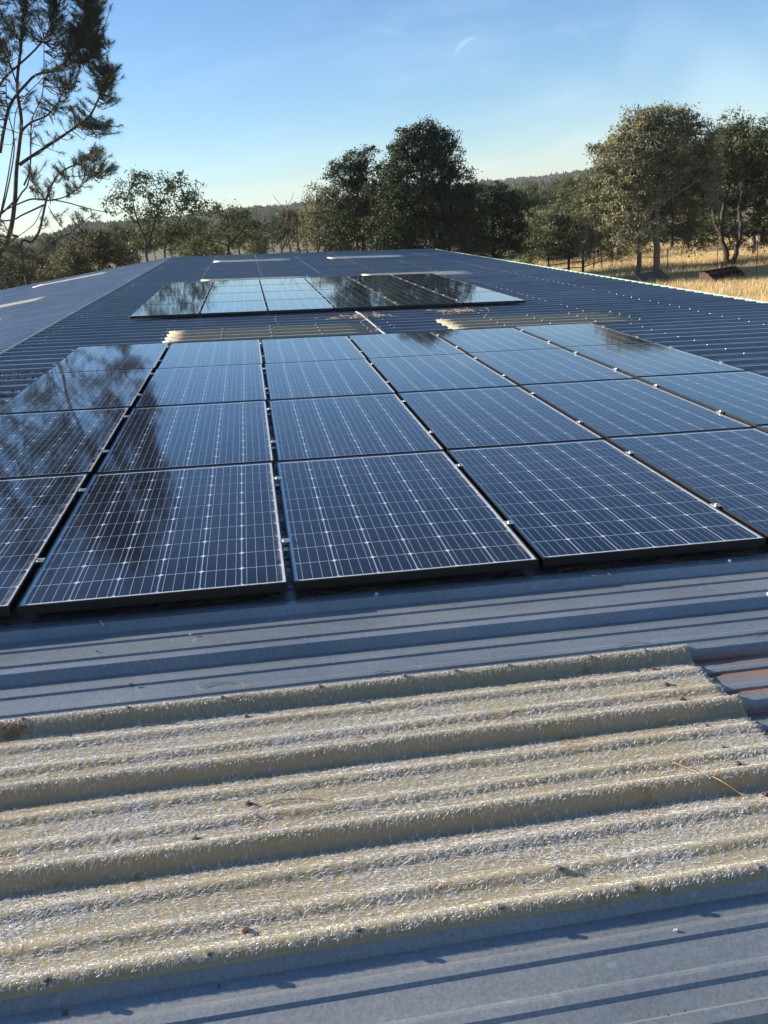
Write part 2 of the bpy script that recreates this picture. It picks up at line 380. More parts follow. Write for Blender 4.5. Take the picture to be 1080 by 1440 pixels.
# far-off wood on the hillsides: thousands of small crowns in one object
def blobs(cx, cy, cz, rad_, hgt, seed=1):
    r = np.random.default_rng(seed); N = len(cx); k = 5
    rings = [(.0, .9), (.6, .85)]; vs = []
    for (zz, rr_) in rings:
        for j in range(k):
            t = 2 * math.pi * j / k
            jit = 1 + (r.random(N) - .5) * .5
            vs.append(np.stack([cx + np.cos(t) * rr_ * rad_ * jit, cy + np.sin(t) * rr_ * rad_ * jit, cz + hgt * (zz + (r.random(N) - .5) * .12)], -1))
    vs.append(np.stack([cx, cy, cz + hgt], -1)); V = np.stack(vs, 1); nv = V.shape[1]
    F = []
    for q in range(1):
        for j in range(k):
            a_, b_ = q * k + j, q * k + (j + 1) % k; F += [(a_, b_, b_ + k), (a_, b_ + k, a_ + k)]
    for j in range(k): F.append((k + j, k + (j + 1) % k, 2 * k))
    F = np.array(F); FF = (F[None] + (np.arange(N) * nv)[:, None, None]).reshape(-1, 3)
    tint = np.repeat(r.random(N), nv)
    return V.reshape(-1, 3), FF, tint
N = 46000
ra = rng.uniform(az[0] + .35, az[-1] - .3, N); rr = rng.random(N) ** .75
hx, hy = hill_xy(ra, rr); hz = hill_h(ra, rr)
keep = vnoise(ra * 80 + 9, rr * 14 + 3, 1.0, 11) + rng.random(N) * .5 > .42
hx, hy, hz = hx[keep], hy[keep], hz[keep]; nk = len(hx)
h_ = rng.uniform(2.2, 4.2, nk) * np.where(rng.random(nk) < .12, 1.6, 1); w_ = rng.uniform(1.2, 2.4, nk)
v, f, t = blobs(hx, hy, hz - 1.0, w_, h_)
put('distant_wood', mesh('distant_wood', v, f, L_HILL, True, attr=t), kind='stuff', label='far-off wooded hillside of small dark green trees under the skyline', cat='wood')

# ------------------------------------------------------------------ the building and its roof
TH = -0.0085
MBD = MS @ Matrix.Rotation(TH, 4, 'Z')             # building frame: x down the slope, y along the ridge, z off the roof
WF = -0.094                                        # height of the roof flats (panel tops are z = 0)
RA, EA = -0.86, 9.70                               # ridge and eave
B0, B1 = -7.0, 32.0
PITCH = .3048; RIB0 = -0.651
bc = MBD @ Vector((4, 12, 0)); bc.z = GZ
MROOT = T(*bc)
building = thing('metal_building', 'long barn with a low pitched corrugated steel roof seen from on top of it', 'building', MROOT)
# profile of one sheet (three pitches), local y from 0
def metal_profile():
    pts = []
    for k in range(3):
        c = k * PITCH
        for dx, z in ((-.038, 0), (-.013, .032), (.013, .032), (.038, 0)): pts.append((c + dx, z))
        for mcen in (PITCH / 3, 2 * PITCH / 3):
            for dx, z in ((-.021, 0), (-.0145, .0055), (.004, .0058), (.012, .0042), (.019, 0)): pts.append((c + mcen + dx, z))
    c = 3 * PITCH
    for dx, z in ((-.040, 0), (-.0135, .0335), (.0135, .0335), (.036, .006)): pts.append((c + dx, z))
    return pts
PROF = metal_profile()
RUSTW = [.9, .0, 0, 0, 1, .0, .1, .3, .0, 1, .0, .1, .3, .0]   # where rust runs across one pitch
def sheet_mesh(name, x0, x1, nx, rust=False, seed=0):
    r = np.random.default_rng(seed); xs = np.linspace(x0, x1, nx); V = []; tin = []
    for x in xs:
        wv = .0012 * math.sin(x * 2.1 + seed) + .0008 * math.sin(x * 5.3 + seed * 2)
        for i, (y, z) in enumerate(PROF):
            V.append((x, y + wv * .5, z + wv * (.6 if z < .02 else 1)))
            tin.append(RUSTW[i % 14] if rust else 0.0)
    m_ = len(PROF); F = [(a * m_ + i, (a + 1) * m_ + i, (a + 1) * m_ + i + 1, a * m_ + i + 1) for a in range(nx - 1) for i in range(m_ - 1)]
    return mesh(name, np.array(V), np.array(F), M_ROOF, False, attr=tin)
L = EA - RA
MEL = MBD @ T(RA, 0, WF) @ Matrix.Rotation(-2 * SLOPE, 4, 'Y') @ Matrix.Scale(-1, 4, (1, 0, 0))   # left slope, x away from the ridge
sheet_vars = [sheet_mesh('roof_sheet', RA + .004, EA + .02, 12, False, s) for s in range(4)]
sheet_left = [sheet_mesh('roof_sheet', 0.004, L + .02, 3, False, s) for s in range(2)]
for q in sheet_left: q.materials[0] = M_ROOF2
k0 = math.floor((B0 - RIB0) / (3 * PITCH)); k1 = math.ceil((B1 - RIB0) / (3 * PITCH)) - 1
YS = [RIB0 + 3 * PITCH * k for k in range(k0, k1)]
B0, B1 = YS[0], YS[-1] + 3 * PITCH
rust_sheet = sheet_mesh('roof_sheet', 3.325 - .12, EA + .02, 30, True, 9); upper_sheet = sheet_mesh('roof_sheet', RA + .004, .62 + .12, 8, False, 9)
for i, y in enumerate(YS):
    is_rust = abs(y - (RIB0 - 3 * PITCH)) < .01
    o = put('roof_sheet', rust_sheet if is_rust else sheet_vars[i % 4], MBD @ T(0, y, WF + (i % 2) * .0004), building)
    if is_rust: put('roof_sheet', upper_sheet, MBD @ T(0, y, WF + (i % 2) * .0004), building)
    if is_rust: o['label'] = 'steel roof sheet rusting where it comes out from under the fibreglass'
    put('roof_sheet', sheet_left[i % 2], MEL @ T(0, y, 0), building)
# ridge cap
rc = MB(); c2, s2 = math.cos(2 * SLOPE), math.sin(2 * SLOPE); hw = .022
zc = WF + .0345
rc.add([(RA - hw * c2, B0, zc - hw * s2), (RA, B0, zc + .004), (RA + hw, B0, zc), (RA - hw * c2, B1, zc - hw * s2), (RA, B1, zc + .004), (RA + hw, B1, zc)],
       [(0, 1, 4, 3), (1, 2, 5, 4)])
rc.add([(RA - hw * c2, B0, zc - hw * s2), (RA - hw * c2 - .001, B0, zc - hw * s2 - .012), (RA - hw * c2, B1, zc - hw * s2), (RA - hw * c2 - .001, B1, zc - hw * s2 - .012)], [(0, 2, 3, 1)])
rc.add([(RA + hw, B0, zc), (RA + hw + .001, B0, zc - .012), (RA + hw, B1, zc), (RA + hw + .001, B1, zc - .012)], [(0, 1, 3, 2)])
put('ridge_cap', rc.mesh('ridge_cap', M_ROOF), MBD, building)
# gutter and pale closure strip at the eave, gable trims
gt = MB()
gt.box(EA + .135, EA + .15, B0, B1, WF - .11, WF + .022).box(EA + .03, EA + .135, B0, B1, WF - .115, WF - .10).box(EA + .005, EA + .028, B0, B1, WF - .16, WF - .012)
gt.box(EA + .128, EA + .1345, B0, B1, WF + .010, WF + .026)
put('gutter', gt.mesh('gutter', M_GREEN), MBD, building)
cl = MB()
for y in np.arange(RIB0 + PITCH * math.ceil((B0 - RIB0) / PITCH), B1 - .2, PITCH):
    cl.box(EA + .0215, EA + .127, y + .045, y + PITCH - .045, WF - .004, WF + .005)
put('closure_strips', cl.mesh('closure_strips', M_PALE), MBD, building, kind='stuff')
for yy in (B0 - .05, B1 + .012):
    gb = MB(); gb.box(RA, EA + .02, yy, yy + .03, WF - .14, WF + .034); put('gable_trim', gb.mesh('gable_trim', M_GREEN), MBD, building)
    gb = MB(); gb.box(.02, L + .02, yy, yy + .03, -.14, .034); put('gable_trim', gb.mesh('gable_trim', M_GREEN), MEL, building)
# walls below
def wbox(x0, x1, y0, y1):
    P = [MBD @ Vector((x, y, WF - .2)) for x, y in ((x0, y0), (x1, y0), (x1, y1), (x0, y1))]
    v = [tuple(p) for p in P] + [(p.x, p.y, GZ) for p in P]
    return mesh('wall', v, [(0, 1, 2, 3), (4, 5, 1, 0), (5, 6, 2, 1), (6, 7, 3, 2), (7, 4, 0, 3), (7, 6, 5, 4)], M_WALL)
put('wall', wbox(EA - .12, EA - .02, B0 + .1, B1 - .1), Matrix(), building)
RB = [MBD @ Vector((EA - .02, 0, WF - .2)), MBD @ Vector((RA, 0, WF - .2)), MEL @ Vector((L - .02, 0, -.2))]
def gable(y):
    v = []
    for yy in (y, y + .1):
        T_ = [(MBD @ Vector((EA - .125, yy, WF - .2))), (MBD @ Vector((RA, yy, WF - .2))), (MEL @ Vector((L - .125, yy, -.2)))]
        v += [tuple(p) for p in T_] + [(T_[2].x, T_[2].y, GZ), (T_[0].x, T_[0].y, GZ)]
    return mesh('wall', v, [(0, 1, 2, 3, 4), (9, 8, 7, 6, 5)] + [(i, i + 5, (i + 1) % 5 + 5, (i + 1) % 5) for i in range(5)], M_WALL)
put('wall', gable(B0 + .1), Matrix(), building); put('wall', gable(B1 - .2), Matrix(), building)
P4 = [MEL @ Vector((x, y, -.2)) for x, y in ((L - .12, B0 + .1), (L - .02, B0 + .1), (L - .02, B1 - .1), (L - .12, B1 - .1))]
put('wall', mesh('wall', [tuple(p) for p in P4] + [(p.x, p.y, GZ) for p in P4], [(3, 2, 1, 0), (4, 5, 1, 0), (5, 6, 2, 1), (6, 7, 3, 2), (7, 4, 0, 3), (7, 6, 5, 4)], M_WALL), Matrix(), building)
# roof screws: one line on every purlin, on each rib
def hexscrew(s=1.0):
    b = MB(); n_ = 6
    b.tube([(0, 0, 0), (0, 0, .0015 * s)], .0085 * s, 10).tube([(0, 0, .0015 * s), (0, 0, .0068 * s)], .0048 * s, n_)
    return b
hs_ = hexscrew(1.15); hv_ = np.array(hs_.v); sv = []; sf = []; cnt = 0
pur = np.arange(RA + .25, EA, 1.48)
for y in np.arange(RIB0 + PITCH * math.ceil((B0 - RIB0) / PITCH), B1, PITCH):
    for x in pur:
        if random.random() < .08: continue
        if .7 < x < 3.4 and -1.6 < y < -.6: continue
        q = hv_ + np.array([x + random.uniform(-.03, .03), y + random.uniform(-.006, .006), WF + .0335])
        sv.append(q); sf += [tuple(i + cnt for i in ff) for ff in hs_.f]; cnt += len(hv_)
put('roof_screws', mesh('roof_screws', np.concatenate(sv), sf, M_STEELBOLT), MBD, building, kind='stuff')
sv = []; sf = []; cnt = 0
for y in np.arange(RIB0 + PITCH * math.ceil((12 - RIB0) / PITCH), B1, PITCH):
    for x in np.arange(.2, L, 1.48):
        sv.append(hv_ + np.array([x, y, .0335])); sf += [tuple(i + cnt for i in ff) for ff in hs_.f]; cnt += len(hv_)
put('roof_screws', mesh('roof_screws', np.concatenate(sv), sf, M_STEELBOLT), MEL, building, kind='stuff')

# ------------------------------------------------------------------ fibreglass skylights
def ss(e0, e1, x): t = np.clip((x - e0) / (e1 - e0), 0, 1); return t * t * (3 - 2 * t)
def fib_z(y):                                       # y measured from a rib centre
    y = np.asarray(y, float); ph = (y + PITCH / 2) % PITCH - PITCH / 2
    z = 0.0355 * .5 * (1 + np.cos(np.pi * np.clip(np.abs(ph) / .050, 0, 1))) ** 1.0
    p3 = (y % PITCH)
    for c in (PITCH / 3, 2 * PITCH / 3): z = np.maximum(z, .0090 * .5 * (1 + np.cos(np.pi * np.clip(np.abs(p3 - c) / .029, 0, 1))))
    return z
Y0F = -.024
def fib_sheet(name, x0, x1, nx, ny, ragged=0):
    y = np.linspace(Y0F, 3 * PITCH + .041, ny); x = np.linspace(x0, x1, nx)
    XX, YY = np.meshgrid(x, y); ZZ = fib_z(YY) + .0008 * np.sin(XX * 9) * np.sin(YY * 14)
    XX = XX + ragged * np.where(XX > x1 - .001, vnoise(YY + 5, YY * 0, 60, 4) - .5, 0)
    top = np.stack([XX, YY, ZZ + .0005], -1).reshape(-1, 3); bot = top - np.array([0, 0, .003]); n_ = len(top)
    idx = np.arange(n_).reshape(ny, nx); q = np.stack([idx[:-1, :-1], idx[:-1, 1:], idx[1:, 1:], idx[1:, :-1]], -1).reshape(-1, 4)
    rim = np.concatenate([idx[0, :], idx[1:, -1], idx[-1, -2::-1], idx[-2:0:-1, 0]]); r2 = np.roll(rim, -1)
    side = np.stack([rim, r2, r2 + n_, rim + n_], -1)[:, ::-1]
    used = np.zeros(2 * n_, bool); used[:n_] = True; used[rim + n_] = True; F_ = np.concatenate([q, side]); new = np.cumsum(used) - 1   # one translucent skin with a turned rim
    return mesh(name, np.concatenate([top, bot])[used], new[F_], M_FIB, True)
WFG = WF + .0055
SK0, SK1 = .62, 3.325
y_sk = RIB0 - 3 * PITCH
MSK = MBD @ T(0, y_sk, WFG)
skyl = thing('fibreglass_skylight', 'big weathered yellowish fibreglass skylight sheet with fraying white fibres in the foreground', 'skylight', MBD @ T(2, y_sk + .45, WFG), 'fibreglass skylight sheets')
put('skylight_sheet', fib_sheet('skylight_sheet', SK0, SK1, 160, 150, .012), MSK, skyl)
# exposed fibres: short curled strands lying on and lifting off the sheet
def fibres(N, x0, x1, seed, wid=.00110, lmin=.008, lmax=.024, edge=False):
    r = np.random.default_rng(seed)
    x = r.uniform(x0, x1, N * 3); y = r.uniform(Y0F + .002, 3 * PITCH + .036, N * 3)
    dens = .25 + 1.0 * vnoise(x + 20, y * 2.2 + 20, 5, 2) ** 1.5 + .35 * vnoise(x + 3, y + 8, 22, 6)
    ph = (y + PITCH / 2) % PITCH - PITCH / 2
    near = (ph < -.012) & (ph > -.048)              # steep near faces have shed most fibres
    top = np.abs(ph) < .016
    gut = (ph < -.046) & (ph > -.064)
    dens = np.where(near, np.clip(1.0 + (ph + .012) * 50, .10, 1.0), dens); dens = np.where(top, 1.5, dens); dens = np.where(gut, dens * .35, dens)
    keep = r.random(N * 3) < dens / 1.2; x = x[keep][:N]; y = y[keep][:N]; N = len(x); ph = (y + PITCH / 2) % PITCH - PITCH / 2
    th = r.uniform(0, math.pi, N)
    onrib = np.abs(ph) < .04
    th = np.where(onrib, math.pi / 2 + r.normal(-.25, .75, N), th + 0); 
    # combed down the slope on the ribs
    ln = r.uniform(lmin, lmax, N) * np.where(onrib, .55, 1); cur = r.normal(0, 1.5, N); lift = r.uniform(.0003, .0028, N) * np.where(onrib, 1.0, 1)
    ns = 4; V = np.zeros((N, (ns + 1) * 2, 3)); px_, py_ = x.copy(), y.copy()
    for s in range(ns + 1):
        t = s / ns; ang = th + cur * (t - .5)
        if s: px_ = px_ + np.cos(ang) * ln / ns; py_ = py_ + np.sin(ang) * ln / ns
        yy = np.clip(py_, Y0F, 3 * PITCH + .040)
        zz = fib_z(yy) + .0012 + lift * (4 * t * (1 - t) * .6 + t * .5)
        w = wid * (1 - .5 * abs(t - .5) * 2) / 2
        nx_, ny_ = -np.sin(ang) * w, np.cos(ang) * w
        V[:, 2 * s] = np.stack([px_ + nx_, yy + ny_, zz], -1); V[:, 2 * s + 1] = np.stack([px_ - nx_, yy - ny_, zz - .0002], -1)
    F = np.array([(2 * s, 2 * s + 1, 2 * s + 3, 2 * s + 2) for s in range(ns)]); nv = (ns + 1) * 2
    FF = (F[None] + (np.arange(N) * nv)[:, None, None]).reshape(-1, 4)
    return V.reshape(-1, 3), FF, np.repeat(r.random(N), nv)
v, f, t = fibres(66000, SK0 + .3, SK1 - .004, 21)
put('exposed_fibres', mesh('exposed_fibres', v, f, M_FIBRE, attr=t), MSK, skyl, kind='stuff')
# screws of the foreground skylight
def roof_xy(px, py, z):
    """roof coordinates of a photo pixel on the plane z"""
    Mi = MBD.inverted(); o_ = Mi @ CAM; d_ = Mi.to_3x3() @ ray_dir(px, py); return o_ + d_ * ((z - o_.z) / d_.z)
M_BOLT2 = simple('weathered_zinc_screw', (.24, .24, .235), .45, .5, .5, 150)
M_S1 = hexscrew(1.0).mesh('screw', M_BOLT2); M_S2 = hexscrew(1.05).mesh('screw', M_RUSTBOLT)
wash = hexscrew(1.2).mesh('screw', M_BOLT2)
for px, py, k in [(65, 1382, 2), (293, 1347, 2), (502, 1311, 2), (702, 1279, 2), (890, 1251, 2), (1066, 1222, 2),
                (32, 1015, 0), (180, 998, 0), (312, 984, 0), (450, 968, 0), (568, 951, 0), (640, 949, 0), (715, 940, 0), (830, 926, 0), (907, 917, 0),
                (918, 941, 1), (937, 963, 1), (959, 984, 1), (993, 1019, 0), (1016, 1048, 0), (1038, 1075, 1), (1077, 1118, 1), (345, 1005, 0), (350, 1131, 1), (346, 1310, 1), (785, 1226, 0), (275, 1181, 1)]:
    z = WFG + .0355 if k != 1 else WFG
    p = roof_xy(px, py, z); p = roof_xy(px, py, WFG + float(fib_z(p.y - y_sk))); zz = WFG + float(fib_z(p.y - y_sk)) + .001
    put('screw', {0: M_S1, 1: M_S2, 2: wash}[k], MBD @ T(p.x, p.y, zz) @ Matrix.Rotation(random.uniform(-.15, .15), 4, 'X') @ Matrix.Rotation(random.random(), 4, 'Z'), skyl)
far_sheet = fib_sheet('skylight_sheet', 0, 2.60, 12, 90); far_sheet.materials[0] = M_FIB2; dull_sheet = far_sheet.copy(); dull_sheet.materials[0] = M_FIB3
def skylight(x, k, label, M=None):
    y = RIB0 + PITCH * k; M_ = (MBD @ T(x, y, WFG)) if M is None else (MEL @ T(x, y, .0055))
    t_ = thing('fibreglass_skylight', label, 'skylight', M_, 'fibreglass skylight sheets'); put('skylight_sheet', dull_sheet if k == 26 else far_sheet, M_, t_)
    sb = MB()
    for j in range(4):
        for xx in np.arange(.08, 2.6, .62):
            sb.tube([(xx, j * PITCH, .038), (xx, j * PITCH, .046)], .009, 6)
    put('screws', sb.mesh('screws', M_STEELBOLT), M_, t_, kind='stuff')
skylight(.90, 26, 'dull beige skylight sheet on the left between the two solar arrays')
skylight(4.50, 26, 'dull beige skylight sheet on the right between the two solar arrays')
skylight(.88, 57, 'skylight sheet half hidden behind the far left part of the back solar array')
skylight(4.78, 57, 'skylight sheet showing at the far right corner behind the back solar array')
skylight(.90, 87, 'left of the two pale skylight sheets near the far gable end of the roof')
skylight(4.83, 87, 'right of the two pale skylight sheets near the far gable end of the roof')
skylight(1.95, 60, 'nearer of the two long pale skylight sheets on the left roof slope', True)
skylight(1.95, 92, 'farther of the two long pale skylight sheets on the left roof slope', True)

# ------------------------------------------------------------------ solar panels
PW, PL, PH = .992, 1.650, .038
CW, GX, GY = .1540, .0060, .0062
def panel_meshes():
    hw_, hl = PW / 2, PL / 2; lip = .0055
    fr = MB()
    fr.box(-hw_, -hw_ + .0025, -hl, hl, -PH, 0).box(hw_ - .0025, hw_, -hl, hl, -PH, 0).box(-hw_ + .0025, hw_ - .0025, -hl, -hl + .0025, -PH, 0).box(-hw_ + .0025, hw_ - .0025, hl - .0025, hl, -PH, 0)
    fr.box(-hw_ + .0025, -hw_ + lip, -hl + .0025, hl - .0025, -.0018, -.0004).box(hw_ - lip, hw_ - .0025, -hl + .0025, hl - .0025, -.0018, -.0004)
    fr.box(-hw_ + lip, hw_ - lip, -hl + .0025, -hl + lip + .002, -.0018, -.0004).box(-hw_ + lip, hw_ - lip, hl - lip - .002, hl - .0025, -.0018, -.0004)
    fr.box(-hw_ + .0025, hw_ - .0025, -hl + .0025, -hl + .028, -PH, -PH + .0015).box(-hw_ + .0025, hw_ - .0025, hl - .028, hl - .0025, -PH, -PH + .0015)
    a = hw_ - .003; b = hl - .003
    sheet = mesh('backsheet', [(-a, -b, -.0062), (a, -b, -.0062), (a, b, -.0062), (-a, b, -.0062)], [(0, 1, 2, 3)], M_SHEET)
    pane = MB(); pane.box(-a, a, -b, b, -.0035, -.0012)
    pane = mesh('glass_pane', [(-a, -b, -.0016), (a, -b, -.0016), (a, b, -.0016), (-a, b, -.0016)], [(0, 1, 2, 3)], M_GLASS)
    h = CW / 2; c = .0075
    cv = [(-h + c, -h, 0), (h - c, -h, 0), (h, -h + c, 0), (h, h - c, 0), (h - c, h, 0), (-h + c, h, 0), (-h, h - c, 0), (-h, -h + c, 0)]
    cb = [(x, y, -.0004) for x, y, z in cv]
    cf = [tuple(range(8))] + [(i, i + 8, (i + 1) % 8 + 8, (i + 1) % 8) for i in range(8)]
    cell = mesh('solar_cell', cv + cb, cf, M_CELL)
    pos = [((i - 2.5) * (CW + GX), (j - 4.5) * (CW + GY)) for j in range(10) for i in range(6)]
    allc = MB()
    for x, y in pos: allc.add([(x + p[0], y + p[1], p[2] - .0050) for p in cv], [tuple(range(8))])
    bus = MB()
    y0 = -4.5 * (CW + GY) - h - .004
    for i in range(6):
        for q in (-.0585, -.0195, .0195, .0585):
            x = (i - 2.5) * (CW + GX) + q; bus.add([(x - .0008, y0, -.0044), (x + .0008, y0, -.0044), (x + .0008, -y0, -.0044), (x - .0008, -y0, -.0044)], [(0, 1, 2, 3)])
    for yy in (y0 - .003, -y0 - .001):
        bus.add([(-.46, yy, -.0043), (.46, yy, -.0043), (.46, yy + .0035, -.0043), (-.46, yy + .0035, -.0043)], [(0, 1, 2, 3)])
    return fr.mesh('frame', M_FRAME), sheet, pane, cell, pos, allc.mesh('solar_cells', M_CELL), bus.mesh('busbars', M_BUS)
ME_FR, ME_SH, ME_GL, ME_CE, CPOSN, ME_CA, ME_BU = panel_meshes()
ROWS1 = [0, 1.6518, 3.3399, 5.0068, 6.6437]
rown = ['nearest', 'second', 'third', 'farthest']; coln = ['leftmost', 'second from the left', 'third from the left', 'third from the right', 'second from the right', 'rightmost']
look1 = {(0, 0): 'Solar panel cut off by the left edge of the photo', (1, 0): 'Solar panel mirroring dark pine boughs'}
def panel(M, label, cells, group):
    t_ = thing('solar_panel', label, 'solar panel', M @ T(0, 0, -PH), group)
    put('frame', ME_FR, M, t_); put('backsheet', ME_SH, M, t_); put('busbars', ME_BU, M, t_, kind='stuff')
    if cells:
        for x, y in CPOSN: put('solar_cell', ME_CE, M @ T(x, y, -.0050), t_)
    else: put('solar_cells', ME_CA, M, t_, kind='stuff')
    put('glass_pane', ME_GL, M, t_)
def skew(u, v):                                     # fitted array position -> roof-plane coordinates
    return u + .014 * v
ARR1 = MS @ Matrix.Rotation(-.007, 4, 'Z')
for j in range(4):
    for i in range(6):
        vc = (ROWS1[j] + ROWS1[j + 1]) / 2; uc = (i + .5) * 1.017 + .0140 * vc
        zc_ = .00237 * (i - 2.5) ** 2 - .004
        M = MS @ T(uc, vc, zc_) @ Matrix.Rotation(-.0085, 4, 'Z')
        sky_t = 'dark blue' if j == 0 else ('pale blue' if j == 3 else 'blue')
        if i == 0: sky_t = 'mirroring trees'
        panel(M, f'front array solar panel, {coln[i]} in the {rown[j]} row, {sky_t}', j < 3, 'solar panels of the front array')
O2 = roof_xy(183, 445, 0)
def arr2(i, j): return MBD @ T(O2.x - .02 + (i + .5) * 1.017 + (0), O2.y + .02 + (j + .5) * 1.663, 0)
for j in range(4):
    for i in range(6):
        lk = 'mirroring trees' if i >= 3 else 'mirroring sky'
        panel(arr2(i, j), f'back array solar panel, {coln[i]} in the {rown[j]} row, {lk}', False, 'solar panels of the back array')
# rails with clamps
def clampmesh():
    b = MB(); b.box(-.021, .021, -.020, .020, .0006, .0036).box(-.0125, -.0095, -.020, .020, -.018, .0006).box(.0095, .0125, -.020, .020, -.018, .0006)
    b.tube([(0, 0, .0036), (0, 0, .0105)], .0065, 6).tube([(0, 0, .0036), (0, 0, .0048)], .0095, 10)
    return b.mesh('mid_clamp', M_ALU)
def endclamp():
    b = MB(); b.box(-.010, .010, -.020, .020, .0006, .0036).box(.009, .012, -.020, .020, -.034, .0036).box(.009, .034, -.020, .020, -.036, -.033).tube([(.022, 0, -.034), (.022, 0, -.022)], .0065, 6)
    return b.mesh('end_clamp', M_ALU)
ME_MC, ME_EC = clampmesh(), endclamp()
rb = MB(); rb.box(-.06, 6 * 1.017 + .05, -.019, .019, -.0600, -.0385); ME_RAIL = rb.mesh('rail_bar', M_ALU)
fb = MB(); fb.box(-.02, .02, -.03, .03, WF + .033, -.0600); ME_FOOT = fb.mesh('foot', M_ALU)
ordn = ['nearest', 'second', 'third', 'fourth', 'fifth', 'sixth', 'seventh', 'farthest']
k_ = 0
for arr in (0, 1):
    k_ = 0
    for j in range(4):
        for fr_ in (.265, .815):
            if arr == 0:
                v_ = ROWS1[j] + fr_ * (ROWS1[j + 1] - ROWS1[j]); M = MS @ T(.0140 * v_, v_, 0) @ Matrix.Rotation(-.0085, 4, 'Z')
            else: M = MBD @ T(O2.x - .02, O2.y + .02 + (j + fr_) * 1.663, 0)
            t_ = thing('mounting_rail', f'{ordn[k_]} silver clamp rail running under the {"front" if arr == 0 else "back"} solar array', 'rail', M @ T(0, 0, -.06), 'mounting rails under the solar arrays')
            put('rail_bar', ME_RAIL, M, t_)
            for c_ in range(1, 6):
                zc_ = (.00237 * (c_ - 3) ** 2 - .003) if arr == 0 else 0
                put('mid_clamp', ME_MC, M @ T(c_ * 1.017, random.uniform(-.01, .01), zc_) @ Matrix.Rotation(random.uniform(-.04, .04), 4, 'Z'), t_)
            zc_ = .0145 if arr == 0 else 0
            put('end_clamp', ME_EC, M @ T(6 * 1.017 - .0125, 0, zc_), t_); put('end_clamp', ME_EC, M @ T(.0125, 0, zc_) @ Matrix.Rotation(math.pi, 4, 'Z'), t_)
            for c_ in range(7): put('foot', ME_FOOT, M @ T(c_ * .98 + .1, 0, 0), t_)
            k_ += 1
# conduit between the arrays
p0 = roof_xy(508, 442, -.03); p1 = roof_xy(539, 468, -.03)
cd = MB(); cd.tube([p0 + Vector((-.03, .35, 0)), p0, (p0 + p1) / 2, p1, p1 + Vector((.02, -.3, 0))], .0125, 12)
cdt = thing('electrical_conduit', 'straight grey conduit pipe crossing the roof between the two solar arrays', 'conduit', MBD @ T(p1.x, p1.y, WF + .033))
put('pipe', cd.mesh('pipe', M_GALV, True), MBD, cdt)
for t in (.25, .8):
    q = p0.lerp(p1, t); b = MB(); b.box(q.x - .045, q.x + .045, q.y - .012, q.y + .012, WF + .0335, WF + .0445).box(q.x - .026, q.x + .026, q.y - .012, q.y + .012, WF + .0445, -.0075)
    put('pipe_strap', b.mesh('pipe_strap', M_ALU), MBD, cdt)

# ------------------------------------------------------------------ litter on the roof
def strands(cs, lmin, lmax, wid, mat, name, M, label, cat, flat=.5, kind='stuff'):
    """curved needles: cs (n,3) start points"""
    r = np.random.default_rng(len(cs)); N = len(cs); th = r.uniform(0, 2 * math.pi, N); ln = r.uniform(lmin, lmax, N); cur = r.normal(0, .7, N); up = np.abs(r.normal(0, flat, N)); ns = 5
    V = np.zeros((N, (ns + 1) * 3, 3)); p = cs.copy()
    for s in range(ns + 1):
        t = s / ns; a_ = th + cur * t
        if s: p = p + np.stack([np.cos(a_), np.sin(a_), up * (.5 - t)], -1) * (ln / ns)[:, None]
        w = wid * (1 - .6 * t) / 2; nx_, ny_ = -np.sin(a_) * w, np.cos(a_) * w; z0 = np.zeros(N)
        V[:, 3 * s] = p + np.stack([nx_, ny_, z0], -1); V[:, 3 * s + 1] = p - np.stack([nx_, ny_, z0], -1); V[:, 3 * s + 2] = p + np.array([0, 0, wid * .8])
    F = []
    for s in range(ns):
        for a_, b_ in ((0, 2), (2, 1), (1, 0)): F.append((3 * s + a_, 3 * s + b_, 3 * s + 3 + b_, 3 * s + 3 + a_))
    F = np.array(F); FF = (F[None] + (np.arange(N) * (ns + 1) * 3)[:, None, None]).reshape(-1, 4)
    return put(name, mesh(name, V.reshape(-1, 3), FF, mat), M, None, kind, label, cat)
# drift under the near edge of the front array
n_ = 1500; cx = rng.uniform(.8, 6.3, n_); cy = rng.normal(.05, .05, n_); dn = vnoise(cx + 5, cy * 0 + 2, 1.6, 8)
keep = rng.random(n_) < dn + .15 + (cx > 2) * .2; cx, cy = cx[keep], np.clip(cy[keep], .0, .3)
cz = WF + .004 + rng.random(len(cx)) * .042
strands(np.stack([cx, cy, cz], -1), .04, .11, .0012, M_NEEDLE, 'pine_needle_drift', MBD, 'drift of dry brown pine needles packed under the near edge of the front array', 'pine needles')
p = roof_xy(505, 444, -.05); q = roof_xy(648, 437, -.05)
for nm, pp, lab, ex in (('pine_needle_clump', p, 'clump of straw coloured pine needles at the upper end of the conduit', (.25, .05)), ('pine_needle_clump', q, 'small clump of pine needles on the roof below the right part of the back array', (.15, .04))):
    c = np.stack([pp.x + rng.normal(0, ex[0], 160), pp.y + rng.normal(0, ex[1], 160), WF + .01 + rng.random(160) * .05], -1)
    strands(c, .06, .18, .003, simple('straw_needle', (.42, .27, .12), .6, 0, .4, 40) if nm else None, nm, MBD, lab, 'pine needles')
